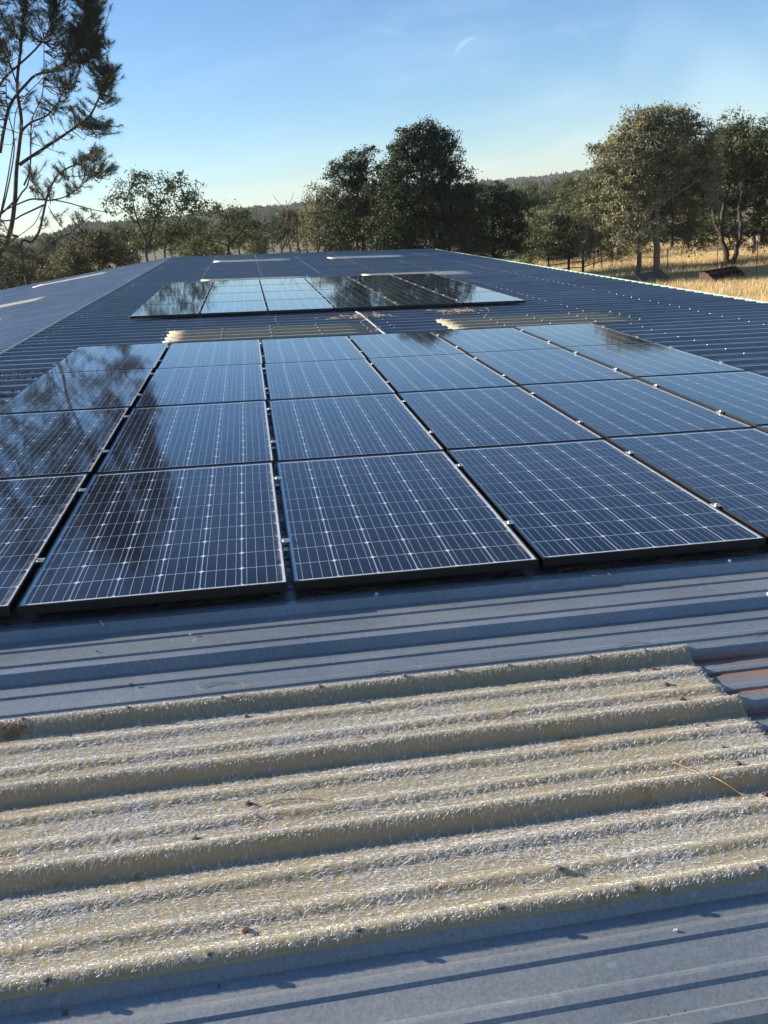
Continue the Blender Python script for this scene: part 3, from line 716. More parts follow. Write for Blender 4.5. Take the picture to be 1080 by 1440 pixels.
# leaf litter on the left flats
def litter(px, py, sx_, sy_, n_, label):
    p = roof_xy(px, py, WF); r = np.random.default_rng(int(px * 7 + py)); c = np.stack([p.x + r.normal(0, sx_, n_), p.y + r.normal(0, sy_, n_), WF + .003 + np.abs(r.normal(0, .012, n_))], -1)
    u_ = r.normal(0, 1, (n_, 3)); u_ /= np.linalg.norm(u_, axis=1)[:, None]; w_ = np.cross(u_, r.normal(0, 1, (n_, 3))); w_ /= np.linalg.norm(w_, axis=1)[:, None]
    s_ = r.uniform(.006, .018, n_)[:, None]; V = np.stack([c - u_ * s_, c + w_ * s_ * .5, c + u_ * s_, c - w_ * s_ * .5], 1).reshape(-1, 3); V[:, 2] = np.maximum(V[:, 2], WF + .002)
    put('leaf_litter', mesh('leaf_litter', V, np.arange(n_ * 4).reshape(-1, 4), M_LITTER), MBD, None, 'stuff', label, 'leaf litter')
litter(34, 529, .16, .035, 900, 'uppermost heap of dark brown leaf litter beside the left edge of the front array')
litter(24, 538, .17, .035, 900, 'middle heap of dark brown leaf litter beside the left edge of the front array')
litter(8, 557, .12, .03, 500, 'lowest heap of dark brown leaf litter beside the left edge of the front array')
# single needles and bits lying in the foreground
def sprig(pts, z_of, label, wid=.0016, mat=None, name='fallen_pine_needle'):
    P = []
    for px, py in pts:
        p = roof_xy(px, py, WF + .01)
        for _ in range(3): p = roof_xy(px, py, z_of(p))
        P.append(Vector((p.x, p.y, p.z + .003)))
    b = MB(); b.tube(curve(P, 6), wid / 2, 5); m_ = Matrix(MBD); o = put(name, b.mesh(name, mat or M_STRAW), m_, None, None, label, 'pine needle')
M_STRAW = simple('straw_needle_fresh', (.36, .22, .09), .5, 0, .3, 60)
onfib = lambda p: WFG + float(fib_z(p.y - y_sk)) + .003
def metal_z(p):
    y = (p.y - RIB0) % PITCH; ys, zs = zip(*[(a, b) for a, b in PROF if a < PITCH + .04]); return WF + float(np.interp(y, ys, zs)) + .001
sprig([(940, 1074), (975, 1084), (1015, 1100), (1070, 1140)], onfib, 'long straw coloured pine needle lying across the right end of the big fibreglass sheet')
sprig([(946, 1073), (985, 1089), (1030, 1112), (1050, 1120)], onfib, 'shorter straw needle just under the long one on the right end of the fibreglass')
sprig([(350, 1146), (375, 1132), (405, 1125), (470, 1128)], onfib, 'brown curved pine needle in the middle of the big fibreglass sheet', mat=M_NEEDLE)
sprig([(352, 1140), (385, 1130), (430, 1124), (455, 1127)], onfib, 'brown pine needle crossing another in the middle of the fibreglass sheet', mat=M_NEEDLE)
sprig([(868, 917), (872, 908), (890, 904), (915, 905)], metal_z, 'curled dry needle standing just above the far edge of the fibreglass sheet', mat=M_NEEDLE)
sprig([(1055, 898), (1065, 890), (1085, 886)], metal_z, 'dark bent needle on the steel at the right edge of the photo', mat=M_NEEDLE)
sprig([(283, 968), (300, 962), (330, 960), (350, 966)], metal_z, 'thin brown needle on the steel left of centre above the fibreglass', mat=M_NEEDLE)
sprig([(525, 948), (540, 943), (555, 947)], metal_z, 'tiny dry needle on the steel at the centre above the fibreglass', mat=M_NEEDLE)
sprig([(924, 1018), (950, 1012)], onfib, 'short straw needle on the second rib of the fibreglass sheet', mat=M_STRAW)
sprig([(60, 1098), (75, 1094), (100, 1093)], onfib, 'rusty brown needle by the left end of the second fibreglass rib', mat=M_NEEDLE)
def fleck(px, py, s, mat, label, cat, z_of=metal_z):
    s *= .6; p = roof_xy(px, py, WF + .002); p = roof_xy(px, py, z_of(p)); r = random.Random(px)
    v = [(p.x + math.cos(a) * s * r.uniform(.6, 1.3) * 1.5, p.y + math.sin(a) * s * r.uniform(.5, 1), p.z + .0022 + r.uniform(0, .003)) for a in np.linspace(0, 2 * math.pi, 9)[:-1]]
    v += [(a, b, c - .0015) for a, b, c in v]
    put('debris_fleck', mesh('debris_fleck', v, [tuple(range(8)), tuple(range(15, 7, -1))] + [(i, i + 8, (i + 1) % 8 + 8, (i + 1) % 8) for i in range(8)], mat), MBD, None, None, label, cat)
M_WHITE = simple('bird_lime', (.5, .5, .48), .8, 0, .2, 80); M_BROWN = simple('dead_leaf', (.22, .10, .05), .7, 0, .4, 80); M_BLK = simple('dark_bark_chip', (.03, .025, .02), .8, 0, .4, 80)
fleck(269, 892, .008, M_WHITE, 'white fleck on the steel below the second front panel', 'bird dropping')
fleck(137, 917, .008, M_BLK, 'dark bark chip on the steel at the left, nearer the panels', 'bark chip')
fleck(184, 963, .010, M_BLK, 'dark bark chip on the steel at the left, nearer the fibreglass', 'bark chip')
fleck(92, 1424, .007, M_BROWN, 'small reddish leaf on the steel at the bottom left corner', 'leaf')
fleck(308, 1387, .005, M_BROWN, 'tiny brown leaf scrap below the near edge of the fibreglass', 'leaf')
fleck(940, 1430, .0035, M_BLK, 'left of two tiny dark seeds at the bottom right', 'seed')
fleck(963, 1423, .0025, M_BLK, 'right of two tiny dark seeds at the bottom right', 'seed')
fleck(949, 1309, .006, M_WHITE, 'pale droplet stain on the steel under the near edge of the fibreglass', 'bird dropping')
fleck(343, 943, .004, M_BLK, 'little dark speck on the steel above the middle of the fibreglass', 'seed')

# ------------------------------------------------------------------ trees
def leaf_cloud(C, n_per, crad, ls, r, upbias=.4):
    """leaves round clump centres C (n,3)"""
    n = len(C); k = np.full(n, n_per); idx = np.repeat(np.arange(n), k); N = len(idx)
    g = r.normal(0, 1, (N, 3)); g *= (crad * r.uniform(.35, 1.0, n))[idx][:, None] / 1.7; g[:, 2] *= .75
    c = C[idx] + g
    nrm = r.normal(0, 1, (N, 3)); nrm[:, 2] += upbias; nrm /= np.linalg.norm(nrm, axis=1)[:, None]
    u = np.cross(nrm, r.normal(0, 1, (N, 3))); u /= np.linalg.norm(u, axis=1)[:, None] + 1e-9; w = np.cross(nrm, u)
    s = (ls * r.uniform(.6, 1.45, N))[:, None]
    V = np.stack([c - u * s * .5, c + w * s * .32, c + u * s * .5, c - w * s * .32], 1)
    tint = np.clip(r.random(n)[idx] * .65 + r.random(N) * .35 + r.normal(0, .05, N), 0, 1)
    return V.reshape(-1, 3), np.arange(N * 4).reshape(-1, 4), np.repeat(tint, 4)
def lobes_to_clumps(lobes, dens, r):
    """lobes: (centre Vector, rx, ry(depth), rz)"""
    out_ = []
    for c, rx, ry, rz in lobes:
        area = (rx * rz + rx * ry + ry * rz) * 4; n = int(max(8, dens * area))
        d = r.normal(0, 1, (n, 3)); d /= np.linalg.norm(d, axis=1)[:, None]; rad_ = r.uniform(.30, 1.0, n) ** .55
        rad_ *= 1 + .22 * np.sin(d[:, 0] * 5 + c.x) * np.sin(d[:, 2] * 6 + c.y)
        p = d * rad_[:, None] * np.array([rx, ry, rz]); out_.append(p + np.array(c))
    return np.concatenate(out_)
def grow(trunks, clumps, r, mb, twig_r=.018, every=3):
    """twigs from limb points to clumps"""
    P = np.concatenate([np.array([tuple(q) for q in t]) for t, _ in trunks])
    for i in range(0, len(clumps), every):
        c = clumps[i]; d = P - c; dd = (d ** 2).sum(1) + 2.0 * np.maximum(0, P[:, 2] - c[2]) ** 2; j = int(np.argmin(dd)); a = Vector(P[j]); b = Vector(c)
        if (a - b).length < .15 or (a - b).length > 5: continue
        mid = (a + b) / 2 + Vector(r.normal(0, .12, 3)) + Vector((0, 0, -.08 * (a - b).length)); 
        mb.tube([a, mid, b], [twig_r * 1.6, twig_r, twig_r * .5], 4, False)
def tree(name, label, D, lobes_px, trunks_px, leafmat, barkmat, dens=2.2, n_per=26, crad=.42, ls=.15, seed=1, group='trees behind the barn', base_px=None, every=3, depth=.8, twig_r=.02):
    """lobes_px: (px, py, rx_px, ry_px, depth offset m); trunks_px: list of (points [(px,py,doff)], r0 px, r1 px)"""
    r = np.random.default_rng(seed); k = D / F_PX * 1.03
    lobes = [(at(px, py, D + dz), rx * k, (rx + ry) / 2 * k * depth, ry * k) for px, py, rx, ry, dz in lobes_px]
    C = lobes_to_clumps(lobes, dens * (1.75 if ls < .25 and n_per > 20 else 1.3), r); ls *= .70; n_per = int(n_per * 2.0)
    b0 = trunks_px[0][0][0]; base = at(b0[0], b0[1], D + (b0[2] if len(b0) > 2 else 0)); root = Vector((base.x, base.y, GZ))
    t_ = thing(name, label, 'tree', T(*root), group); tb = MB(); br = MB(); limbs = []
    for i, (pts, r0, r1) in enumerate(trunks_px):
        W_ = [at(p[0], p[1], D + (p[2] if len(p) > 2 else 0)) for p in pts]
        if i == 0 or (len(pts[0]) > 3): W_ = [Vector((W_[0].x + (W_[0].x - W_[1].x) * .2, W_[0].y, GZ - .15))] + W_
        c = curve(W_, 6); n = len(c); rs = [(r0 + (r1 - r0) * (q / (n - 1))) * k / 1 * (1.25 if q == 0 and i == 0 else 1) for q in range(n)]
        c = [p + Vector(r.normal(0, .25, 3)) * rs[q] * .8 for q, p in enumerate(c)]
        (tb if i == 0 or len(pts[0]) > 3 else br).tube(c, rs, 9); limbs.append((c, rs))
    # limbs to each lobe centre
    TP = np.concatenate([np.array([tuple(q) for q in c[len(c) // 2:]]) for c, _ in limbs])
    for c, rx, ry, rz in lobes:
        j = int(np.argmin(((TP - np.array(c)) ** 2).sum(1))); a = Vector(TP[j]); b = c + Vector((0, 0, rz * .25))
        if (a - b).length < .3: continue
        cc = curve([a, a.lerp(b, .5) + Vector(r.normal(0, .10, 3)) * (a - b).length, b], 5); rr_ = np.linspace(max(.05, r0 * k * .5), .02, len(cc)); br.tube(cc, list(rr_), 6); limbs.append((cc, rr_))
    grow(limbs, C, r, br, twig_r, every)
    put('trunk', tb.mesh('trunk', barkmat, True), Matrix(), t_); put('branches', br.mesh('branches', barkmat, True), Matrix(), t_)
    v, f, tt = leaf_cloud(C, n_per, crad, ls, r); put('crown', mesh('crown', v, f, leafmat, attr=tt), Matrix(), t_)
    return t_
# --- the tall round oak in the field
tree('oak_tree', 'tall sunlit round-headed oak with two pale trunks standing in the dry grass', 48,
     [(975, 198, 30, 28, 1), (940, 168, 32, 16, 0), (900, 178, 30, 20, 0), (985, 270, 26, 30, 1), (915, 205, 52, 40, 0), (880, 235, 40, 38, -1), (955, 215, 45, 42, 1), (925, 180, 40, 26, 0), (860, 215, 26, 22, 0), (850, 270, 36, 38, -.5), (885, 290, 42, 34, -1.5), (920, 265, 45, 38, 1.5), (965, 265, 45, 42, 2), (848, 320, 30, 34, 0), (870, 345, 26, 18, -1), (895, 330, 26, 22, -2), (945, 310, 40, 30, 3), (835, 288, 22, 24, 0), (985, 235, 26, 36, 2), (830, 340, 18, 22, 1), (965, 325, 30, 20, 3)],
     [([(924, 393), (923, 340), (922, 300), (926, 262), (935, 230), (940, 200)], 5.0, 1.5),
      ([(898, 402, .5, 1), (899, 355, .5), (897, 320, .3), (888, 300), (880, 285), (858, 275)], 3.8, 1.0),
      ([(922, 300), (905, 280), (895, 250), (885, 225)], 2.6, .8), ([(926, 262), (950, 245), (972, 235)], 2.4, .8), ([(922, 320, .4), (914, 310, .2), (912, 295)], 2.0, 1), ([(923, 290), (960, 268), (985, 250)], 2, .7)],
     L_OAK, B_OAK, dens=1.9, n_per=30, seed=3, group='trees in the field to the right')
tree('oak_tree', 'spreading oak with a forked dark trunk behind the box scraper', 53,
     [(1020, 210, 36, 30, 0), (1035, 190, 24, 22, 1), (1000, 225, 26, 24, 0), (1010, 260, 36, 32, 1), (1045, 250, 34, 34, 1), (1000, 300, 36, 26, 1), (1045, 300, 38, 30, 2), (985, 330, 26, 22, 2), (1065, 330, 26, 20, 3), (1070, 220, 22, 30, 0), (1020, 335, 22, 16, 3)],
     [([(1022, 378), (1020, 355), (1014, 330), (1016, 300), (1025, 265), (1030, 225)], 4.4, 1.2), ([(1028, 378, .3, 1), (1036, 352, .4), (1042, 325), (1040, 290), (1048, 255), (1060, 230)], 3.6, 1.2), ([(1014, 330), (1005, 310), (1002, 285)], 2.4, 1)],
     L_MID, B_DARK, dens=1.8, n_per=28, seed=4, group='trees in the field to the right')
tree('oak_tree', 'oak cut off by the right edge of the photo, leafy to the top', 54,
     [(1085, 200, 34, 32, 0), (1075, 240, 28, 30, 0), (1110, 250, 40, 50, 0), (1090, 290, 36, 34, 1), (1130, 200, 40, 40, 0), (1120, 320, 40, 26, 0), (1100, 178, 24, 16, 0)],
     [([(1110, 372), (1108, 330), (1100, 290), (1095, 240), (1095, 200)], 4.2, 1.2)], L_MID, B_DARK, dens=1.7, n_per=26, seed=5, group='trees in the field to the right')
# --- dark oaks beyond the gable
tree('live_oak_tree', 'largest dark live oak, rising behind the middle of the far gable', 50,
     [(590, 205, 36, 26, 0), (575, 225, 34, 24, 0), (615, 215, 28, 26, 0), (600, 245, 52, 32, 0), (560, 270, 42, 32, -1), (635, 262, 36, 28, 1), (600, 290, 60, 34, -1), (560, 315, 46, 34, -1), (640, 305, 40, 34, 0), (600, 335, 60, 28, -1), (555, 345, 36, 22, -2), (650, 340, 36, 24, 0), (600, 188, 20, 12, 0), (570, 194, 16, 12, 0), (625, 200, 14, 14, 0)],
     [([(572, 375), (575, 340), (585, 300), (592, 260), (595, 215)], 6, 1.5), ([(585, 300), (560, 275), (545, 255)], 3, 1), ([(585, 310), (615, 280), (635, 255)], 3, 1)],
     L_DARK, B_DARK, dens=2.4, n_per=30, seed=6, every=6)
tree('live_oak_tree', 'dark live oak with a tufted top just left of the largest one', 52,
     [(505, 228, 24, 18, 0), (488, 245, 24, 18, 0), (520, 250, 26, 24, 0), (500, 275, 38, 26, 0), (485, 300, 34, 28, 1), (525, 305, 34, 34, 0), (500, 330, 42, 26, 0), (470, 235, 10, 8, 0), (512, 213, 13, 9, 0), (470, 335, 26, 24, 1), (545, 295, 28, 40, 0)],
     [([(512, 370), (510, 330), (505, 290), (502, 245)], 4.5, 1.2), ([(505, 290), (488, 265), (475, 245)], 2, .8)], L_DARK, B_DARK, dens=2.3, n_per=28, seed=7, every=6)
tree('live_oak_tree', 'lower dark live oak between the largest one and the wooded hill', 54,
     [(698, 275, 28, 18, 0), (685, 295, 34, 26, 0), (715, 300, 28, 28, 0), (695, 325, 42, 28, 0), (665, 335, 26, 26, 0), (722, 335, 22, 22, 0), (690, 350, 44, 18, 0), (660, 300, 20, 26, 0)],
     [([(695, 372), (694, 340), (694, 305), (698, 280)], 4, 1)], L_DARK, B_DARK, dens=2.2, n_per=26, seed=8, every=6)
# --- lighter trees between
tree('oak_tree', 'sunlit olive green oak below the wooded hill', 66,
     [(785, 300, 24, 16, 0), (770, 318, 26, 18, 0), (805, 318, 24, 20, 0), (785, 340, 38, 22, 0), (760, 345, 24, 18, -1), (812, 345, 24, 20, 1), (790, 362, 34, 12, 0)],
     [([(786, 378), (786, 350), (785, 318)], 3, 1)], L_MID, B_DARK, dens=1.5, n_per=24, crad=.5, ls=.19, seed=9, every=6)
tree('oak_tree', 'dull green oak squeezed between the dark oak and the sunlit one', 62,
     [(742, 330, 18, 22, 0), (745, 352, 22, 18, 0), (755, 310, 12, 14, 0)], [([(744, 374), (744, 345), (744, 325)], 2.2, 1)], L_MID, B_DARK, dens=1.5, n_per=24, crad=.5, ls=.19, seed=10, every=6)
tree('pine_tree', 'pale green pine poking above the trees left of the tall round oak', 95,
     [(818, 262, 12, 12, 0), (815, 282, 18, 14, 0), (818, 300, 20, 14, 0), (800, 290, 12, 14, 0)], [([(818, 330), (818, 300), (818, 258)], 1.2, .5)], L_OAK, B_DARK, dens=.8, n_per=30, crad=.8, ls=.3, seed=12, every=8)
tree('oak_tree', 'small yellowish oak half hidden left of the dark tufted oak', 58,
     [(447, 270, 16, 12, 0), (440, 290, 18, 16, 0), (455, 305, 22, 24, 0), (440, 330, 24, 22, 0), (462, 275, 12, 14, 0)],
     [([(448, 370), (446, 330), (446, 285)], 2.6, .8)], L_OAK, B_DARK, dens=1.5, n_per=22, crad=.45, ls=.17, seed=13, every=5)
tree('oak_tree', 'airy thin-leaved oak standing left of the roof ridge against the sky', 44,
     [(205, 262, 16, 14, 0), (180, 268, 20, 14, 0), (232, 258, 26, 12, 0), (255, 268, 24, 16, 0), (165, 288, 18, 16, 0), (210, 285, 24, 14, 0), (245, 288, 26, 14, 0), (275, 285, 18, 14, 0), (195, 305, 20, 12, 0), (225, 300, 16, 14, 0), (195, 245, 8, 5, 0), (280, 300, 16, 10, 0), (235, 318, 40, 18, 1), (262, 335, 38, 20, 1), (205, 335, 24, 16, 1)],
     [([(206, 362), (205, 340), (195, 315), (188, 290), (184, 265)], 1.9, .4), ([(208, 350, 0), (215, 320), (225, 290), (238, 262)], 1.5, .3), ([(232, 362, .5, 1), (240, 335, .5), (252, 310), (262, 280)], 1.7, .3), ([(195, 315), (178, 298), (160, 285)], .8, .3)],
     L_MID, B_DARK, dens=2.4, n_per=18, crad=.40, ls=.15, seed=14, every=2, twig_r=.012)
tree('oak_tree', 'dull bushy oak right of the airy one, over the far left corner of the roof', 48,
     [(318, 300, 20, 10, 0), (340, 305, 16, 12, 0), (310, 318, 26, 14, 0), (345, 325, 22, 14, 0), (320, 338, 36, 16, 0), (355, 342, 22, 12, 0), (295, 342, 24, 14, 0), (305, 293, 8, 5, 0)],
     [([(322, 366), (322, 340), (320, 310)], 2.6, .9), ([(322, 345), (340, 325), (348, 310)], 1.6, .6)], L_MID, B_DARK, dens=1.35, n_per=20, crad=.4, ls=.15, seed=15, every=3)
tree('dead_tree', 'thin bare grey tree with one pale crooked limb, partly leafed', 47,
     [(400, 310, 18, 16, 0), (385, 325, 16, 16, 0), (412, 330, 20, 20, 0), (378, 345, 18, 10, 0), (425, 345, 18, 14, 0), (422, 305, 10, 14, 0)],
     [([(397, 362), (396, 340), (398, 320), (404, 300), (402, 280)], 1.7, .4), ([(397, 350), (406, 332), (415, 318), (428, 311)], 1.4, .8), ([(404, 300), (392, 285), (384, 275)], .6, .2), ([(402, 292), (410, 280), (413, 270)], .5, .2), ([(398, 310), (388, 296), (377, 290)], .5, .2)],
     L_DRY, B_DEAD, dens=.55, n_per=12, crad=.4, ls=.12, seed=16, every=1, twig_r=.012)
# filler trees: one source, copied with their parts
fill = tree('scrub_oak_tree', 'dusty green scrub oak behind the left roof edge, first from the airy oak', 55,
     [(140, 350, 30, 18, 0), (112, 348, 24, 16, 0), (168, 354, 24, 16, 0), (140, 333, 24, 13, 0), (125, 368, 30, 14, 0), (158, 370, 30, 14, 0), (100, 366, 16, 12, 1), (182, 370, 16, 12, 1)],
     [([(140, 385), (140, 365), (140, 342)], 2.2, .9)], L_DRY, B_DARK, dens=1.5, n_per=24, crad=.5, ls=.17, seed=17, every=6, group='scrub oaks around the barn')
fill_b = Vector(WORLD[fill.name].translation)
kids = list(fill.children)
def copy_tree(px, D, sc, rot, label, group='scrub oaks around the barn', dz=0, mat=None):
    r_ = fill.copy(); COL.objects.link(r_); p = gbase(px, D); p.z = GZ + dz
    r_.matrix_basis = T(*p) @ Matrix.Rotation(rot, 4, 'Z') @ Matrix.Scale(sc, 4); r_['label'] = label; r_['group'] = group
    for c in kids:
        q = c.copy(); COL.objects.link(q); q.parent = r_
        if mat and c.name.startswith('crown'):
            q.material_slots[0].link = 'OBJECT'; q.material_slots[0].material = mat
    return r_
spots = [(95, 48, .85, 1, 'dusty scrub oak left of the airy oak, second from it', None), (45, 52, .85, 2.2, 'dusty scrub oak behind the lower trunks of the big pine', None),
         (0, 50, .85, 3, 'scrub oak at the left edge of the photo under the pine', None), (-60, 50, .9, 4, 'scrub oak just outside the left edge', None), (175, 68, .7, 5, 'scrub oak seen between the pine and the airy oak, farther off', L_MID),
         (285, 66, .8, .5, 'scrub oak filling the gap below the airy oak', L_MID), (365, 70, .75, 1.5, 'scrub oak behind the thin bare tree', L_MID), (420, 74, 1.0, 2.5, 'scrub oak behind and right of the thin bare tree', L_DRY),
         (840, 64, 1.0, 3.3, 'dull scrub oak behind the corral rails', L_MID), (870, 64, 1.2, 4.4, 'scrub oak between the corral and the tall round oak', L_MID), (905, 70, 1.3, 5.1, 'scrub oak seen through the two pale trunks', L_MID),
         (945, 68, 1.3, .9, 'shaded scrub oak right of the pale trunks', L_MID), (985, 70, 1.3, 1.9, 'shaded scrub oak left of the forked dark trunk', L_DARK), (1030, 70, 1.4, 2.9, 'dark scrub oak straight behind the forked trunk', L_DARK),
         (1070, 66, 1.3, 3.9, 'dark scrub oak behind the grey log post at the right edge', L_DARK), (1130, 62, 1.4, 4.9, 'scrub oak just outside the right edge', L_DARK), (1200, 60, 1.8, .2, 'scrub oak farther outside the right edge', L_DARK),
         (540, 75, 1.1, 1.2, 'scrub oak hidden behind the dark live oaks', L_DARK), (660, 75, 1.1, 2.1, 'scrub oak behind the gap right of the largest live oak', L_DARK), (735, 84, .95, 3.1, 'hazy scrub oak farthest off under the hill', L_MID),
         (800, 92, 1.05, 4.1, 'hazy scrub oak farthest off by the pale green pine', L_MID), (485, 78, 1.1, 5.5, 'scrub oak hidden behind the tufted oak', L_DARK), (610, 80, 1.2, .1, 'scrub oak hidden behind the largest live oak', L_DARK)]
far_spots = [(px, 78 + 60 * ((i * 37) % 10) / 10, .8 + .35 * ((i * 53) % 7) / 7, i * 1.7, f'', [L_MID, L_DARK, L_DRY][i % 3]) for i, px in enumerate(range(-120, 1240, 24))]
for i_, (px, D, sc, rot, lab, mt) in enumerate(spots): copy_tree(px, D, sc, rot, lab, mat=mt)
for px, D, sc, rot, lab, mt in far_spots:
    copy_tree(px, D, sc, rot, 'one of the far scrub oaks in the broken row glimpsed behind the nearer trees', 'far scrub oaks behind the nearer trees', mat=mt)
for i in range(11):                               # unseen oaks added behind the camera to darken the steel's reflections
    a = rad(115 + i * 14); D = 19 + 5 * ((i * 37) % 5) / 5; r_ = fill.copy(); COL.objects.link(r_)
    r_.matrix_basis = T(CAM.x + math.sin(a) * D, CAM.y + math.cos(a) * D, GZ) @ Matrix.Rotation(i * 2.1, 4, 'Z') @ Matrix.Scale(2.2 + .5 * ((i * 29) % 7) / 7, 4)
    r_['label'] = 'tall unseen scrub oak added behind the camera to darken reflections in the steel'; r_['group'] = 'added scrub oaks behind the camera'
    for c in kids:
        q = c.copy(); COL.objects.link(q); q.parent = r_
# --- the big grey pine on the left
def pine(label, D, limbs_px, masses, seed, base_px, group='pines left of the barn', mult=2.5):
    r = np.random.default_rng(seed); k = D / F_PX; tb = MB(); br = MB(); LP = []
    b = at(base_px[0], base_px[1], D); t_ = thing('pine_tree', label, 'tree', T(b.x, b.y, GZ), group)
    for i, (pts, r0, r1) in enumerate(limbs_px):
        W_ = [at(p[0], p[1], D + (p[2] if len(p) > 2 else 0)) for p in pts]
        if i == 0: W_ = [Vector((b.x, b.y, GZ - .2))] + W_
        c = curve(W_, 6); rs = [max(.016, 0.70 * (r0 + (r1 - r0) * q / (len(c) - 1)) * k) for q in range(len(c))]
        (tb if i == 0 else br).tube(c, rs, 9 if r0 > 2 else 6); LP.append(np.array([tuple(p) for p in c]))
    LP = np.concatenate(LP); V = []; C = []
    for px, py, rx, ry, dz, n in masses:
        for _ in range(int(n * mult)):
            a_ = r.normal(0, .62, 3); C.append(tuple(at(px + a_[0] * rx, py + a_[1] * ry, D + dz + a_[2] * 1.6)))
    C = np.array(C); n = len(C)
    dirs = []
    for i in range(n):
        d = LP - C[i]; dd = (d ** 2).sum(1) + 3 * np.maximum(0, LP[:, 2] - C[i][2] + .2) ** 2; j = int(np.argmin(dd)); a = Vector(LP[j]); b_ = Vector(C[i]); L_ = (a - b_).length
        mid = a.lerp(b_, .5) + Vector(r.normal(0, .06, 3)) * L_ + Vector((0, 0, -.14 * L_)); 
        if L_ < 5: br.tube([a, a.lerp(mid, .55) + Vector(r.normal(0, .03, 3)) * L_, mid, b_], [.022, .018, .014, .009], 4, False)
        dirs.append(tuple((b_ - mid).normalized()))
    dirs = np.array(dirs); per = 50; idx = np.repeat(np.arange(n), per); N = len(idx)
    dn = dirs[idx] * 1.0 + r.normal(0, .62, (N, 3)); dn /= np.linalg.norm(dn, axis=1)[:, None]
    st = C[idx] - dirs[idx] * r.uniform(0, .42, N)[:, None]; ln = r.uniform(.17, .32, N)[:, None]
    sd = np.cross(dn, r.normal(0, 1, (N, 3))); sd /= np.linalg.norm(sd, axis=1)[:, None]
    droop = np.array([0, 0, -.035])
    V = np.stack([st - sd * .0055, st + sd * .0055, st + dn * ln * .6 + sd * .003, st + dn * ln + droop, st + dn * ln * .6 - sd * .003], 1).reshape(-1, 3)
    F = (np.array([(0, 1, 2, 4)])[None] + (np.arange(N) * 5)[:, None, None]).reshape(-1, 4)
    F2 = (np.array([(4, 2, 3, 3)])[None] + (np.arange(N) * 5)[:, None, None]).reshape(-1, 4)
    tri = np.concatenate([F[:, [0, 1, 2]], F[:, [0, 2, 3]], F2[:, :3]])
    tt = np.repeat(np.clip(r.random(n)[idx] * .6 + r.random(N) * .3, 0, 1), 5)
    put('trunk', tb.mesh('trunk', B_PINE, True), Matrix(), t_); put('branches', br.mesh('branches', B_PINE, True), Matrix(), t_)
    put('crown', mesh('crown', V, tri, L_PINE, attr=tt), Matrix(), t_)
DP = 40
pine('big open grey pine with many upswept dark limbs at the left edge of the photo', DP,
     [([(-2, 380), (8, 345), (16, 318), (21, 280), (23, 240), (27, 205), (30, 170), (24, 120), (30, 60), (34, 0), (30, -80), (34, -180)], 4.6, 1.5),
      ([(27, 205), (31, 185), (44, 172), (65, 163), (80, 146), (92, 120)], 2.4, .7), ([(0, 215, -.5), (6, 180, -.5), (15, 146), (37, 118), (52, 105), (80, 98), (96, 81), (110, 60), (120, 30), (124, -10), (126, -60)], 2.8, .8),
      ([(-20, 135), (0, 118), (11, 105), (41, 78), (57, 61), (70, 40), (75, 10)], 2.3, .8), ([(27, 232), (44, 220), (75, 200), (100, 183), (126, 163), (141, 133), (150, 115), (154, 100)], 3.0, .7),
      ([(34, 260), (40, 245, .5), (43, 225, .5), (43, 195, .5), (46, 165, .6), (60, 130, .8), (62, 60, 1)], 1.8, .7), ([(20, 290), (30, 272), (38, 262), (42, 245)], 1.6, 1.2),
      ([(1, 300), (10, 255, 1), (18, 205, 1), (25, 150, 1), (60, 110, 1)], 1.5, .6), ([(-10, 330), (2, 300, 1), (14, 250, 1.4), (20, 200, 1.5), (10, 150, 1.5), (8, 90, 1.5)], 1.6, .8), ([(20, 283), (0, 302), (-30, 322)], 1.7, 1.2),
      ([(30, 60), (8, 30), (-10, -10)], 1.6, .7), ([(24, 120), (10, 80), (-10, 50)], 1.5, .6), ([(96, 81), (105, 85), (125, 80), (135, 60)], .9, .4)],
     [(130, 15, 15, 24, 0, 46), (122, 48, 22, 20, 0, 56), (134, 68, 12, 14, 0, 22), (98, 42, 20, 22, 0, 46), (75, 20, 14, 18, 0, 20), (40, 10, 24, 20, 0, 26), (28, 35, 24, 22, 0, 22), (6, 60, 16, 28, 0, 26), (106, 78, 20, 18, 0, 34), (155, 103, 14, 13, 0, 26), (145, 118, 12, 10, 0, 16),
      (93, 120, 20, 16, 0, 14), (88, 100, 24, 12, 0, 20), (158, 138, 8, 8, 0, 6), (150, 178, 14, 12, 0, 14), (108, 150, 20, 12, 0, 12), (120, 172, 20, 10, 0, 12), (60, 150, 28, 20, 0, 12), (60, 190, 30, 20, 0, 8), (134, 92, 14, 10, 0, 12),
      (125, -30, 26, 32, 0, 70), (85, -40, 40, 40, 0, 80), (30, -50, 50, 45, 0, 90), (60, -120, 60, 50, 0, 110), (10, -150, 60, 60, 0, 90), (110, -90, 30, 40, 0, 50), (40, -210, 50, 50, 0, 70), (-30, 20, 30, 60, 0, 60), (-40, -80, 40, 60, 0, 60), (-20, 130, 26, 30, 0, 30)],
     31, (-4, 395))
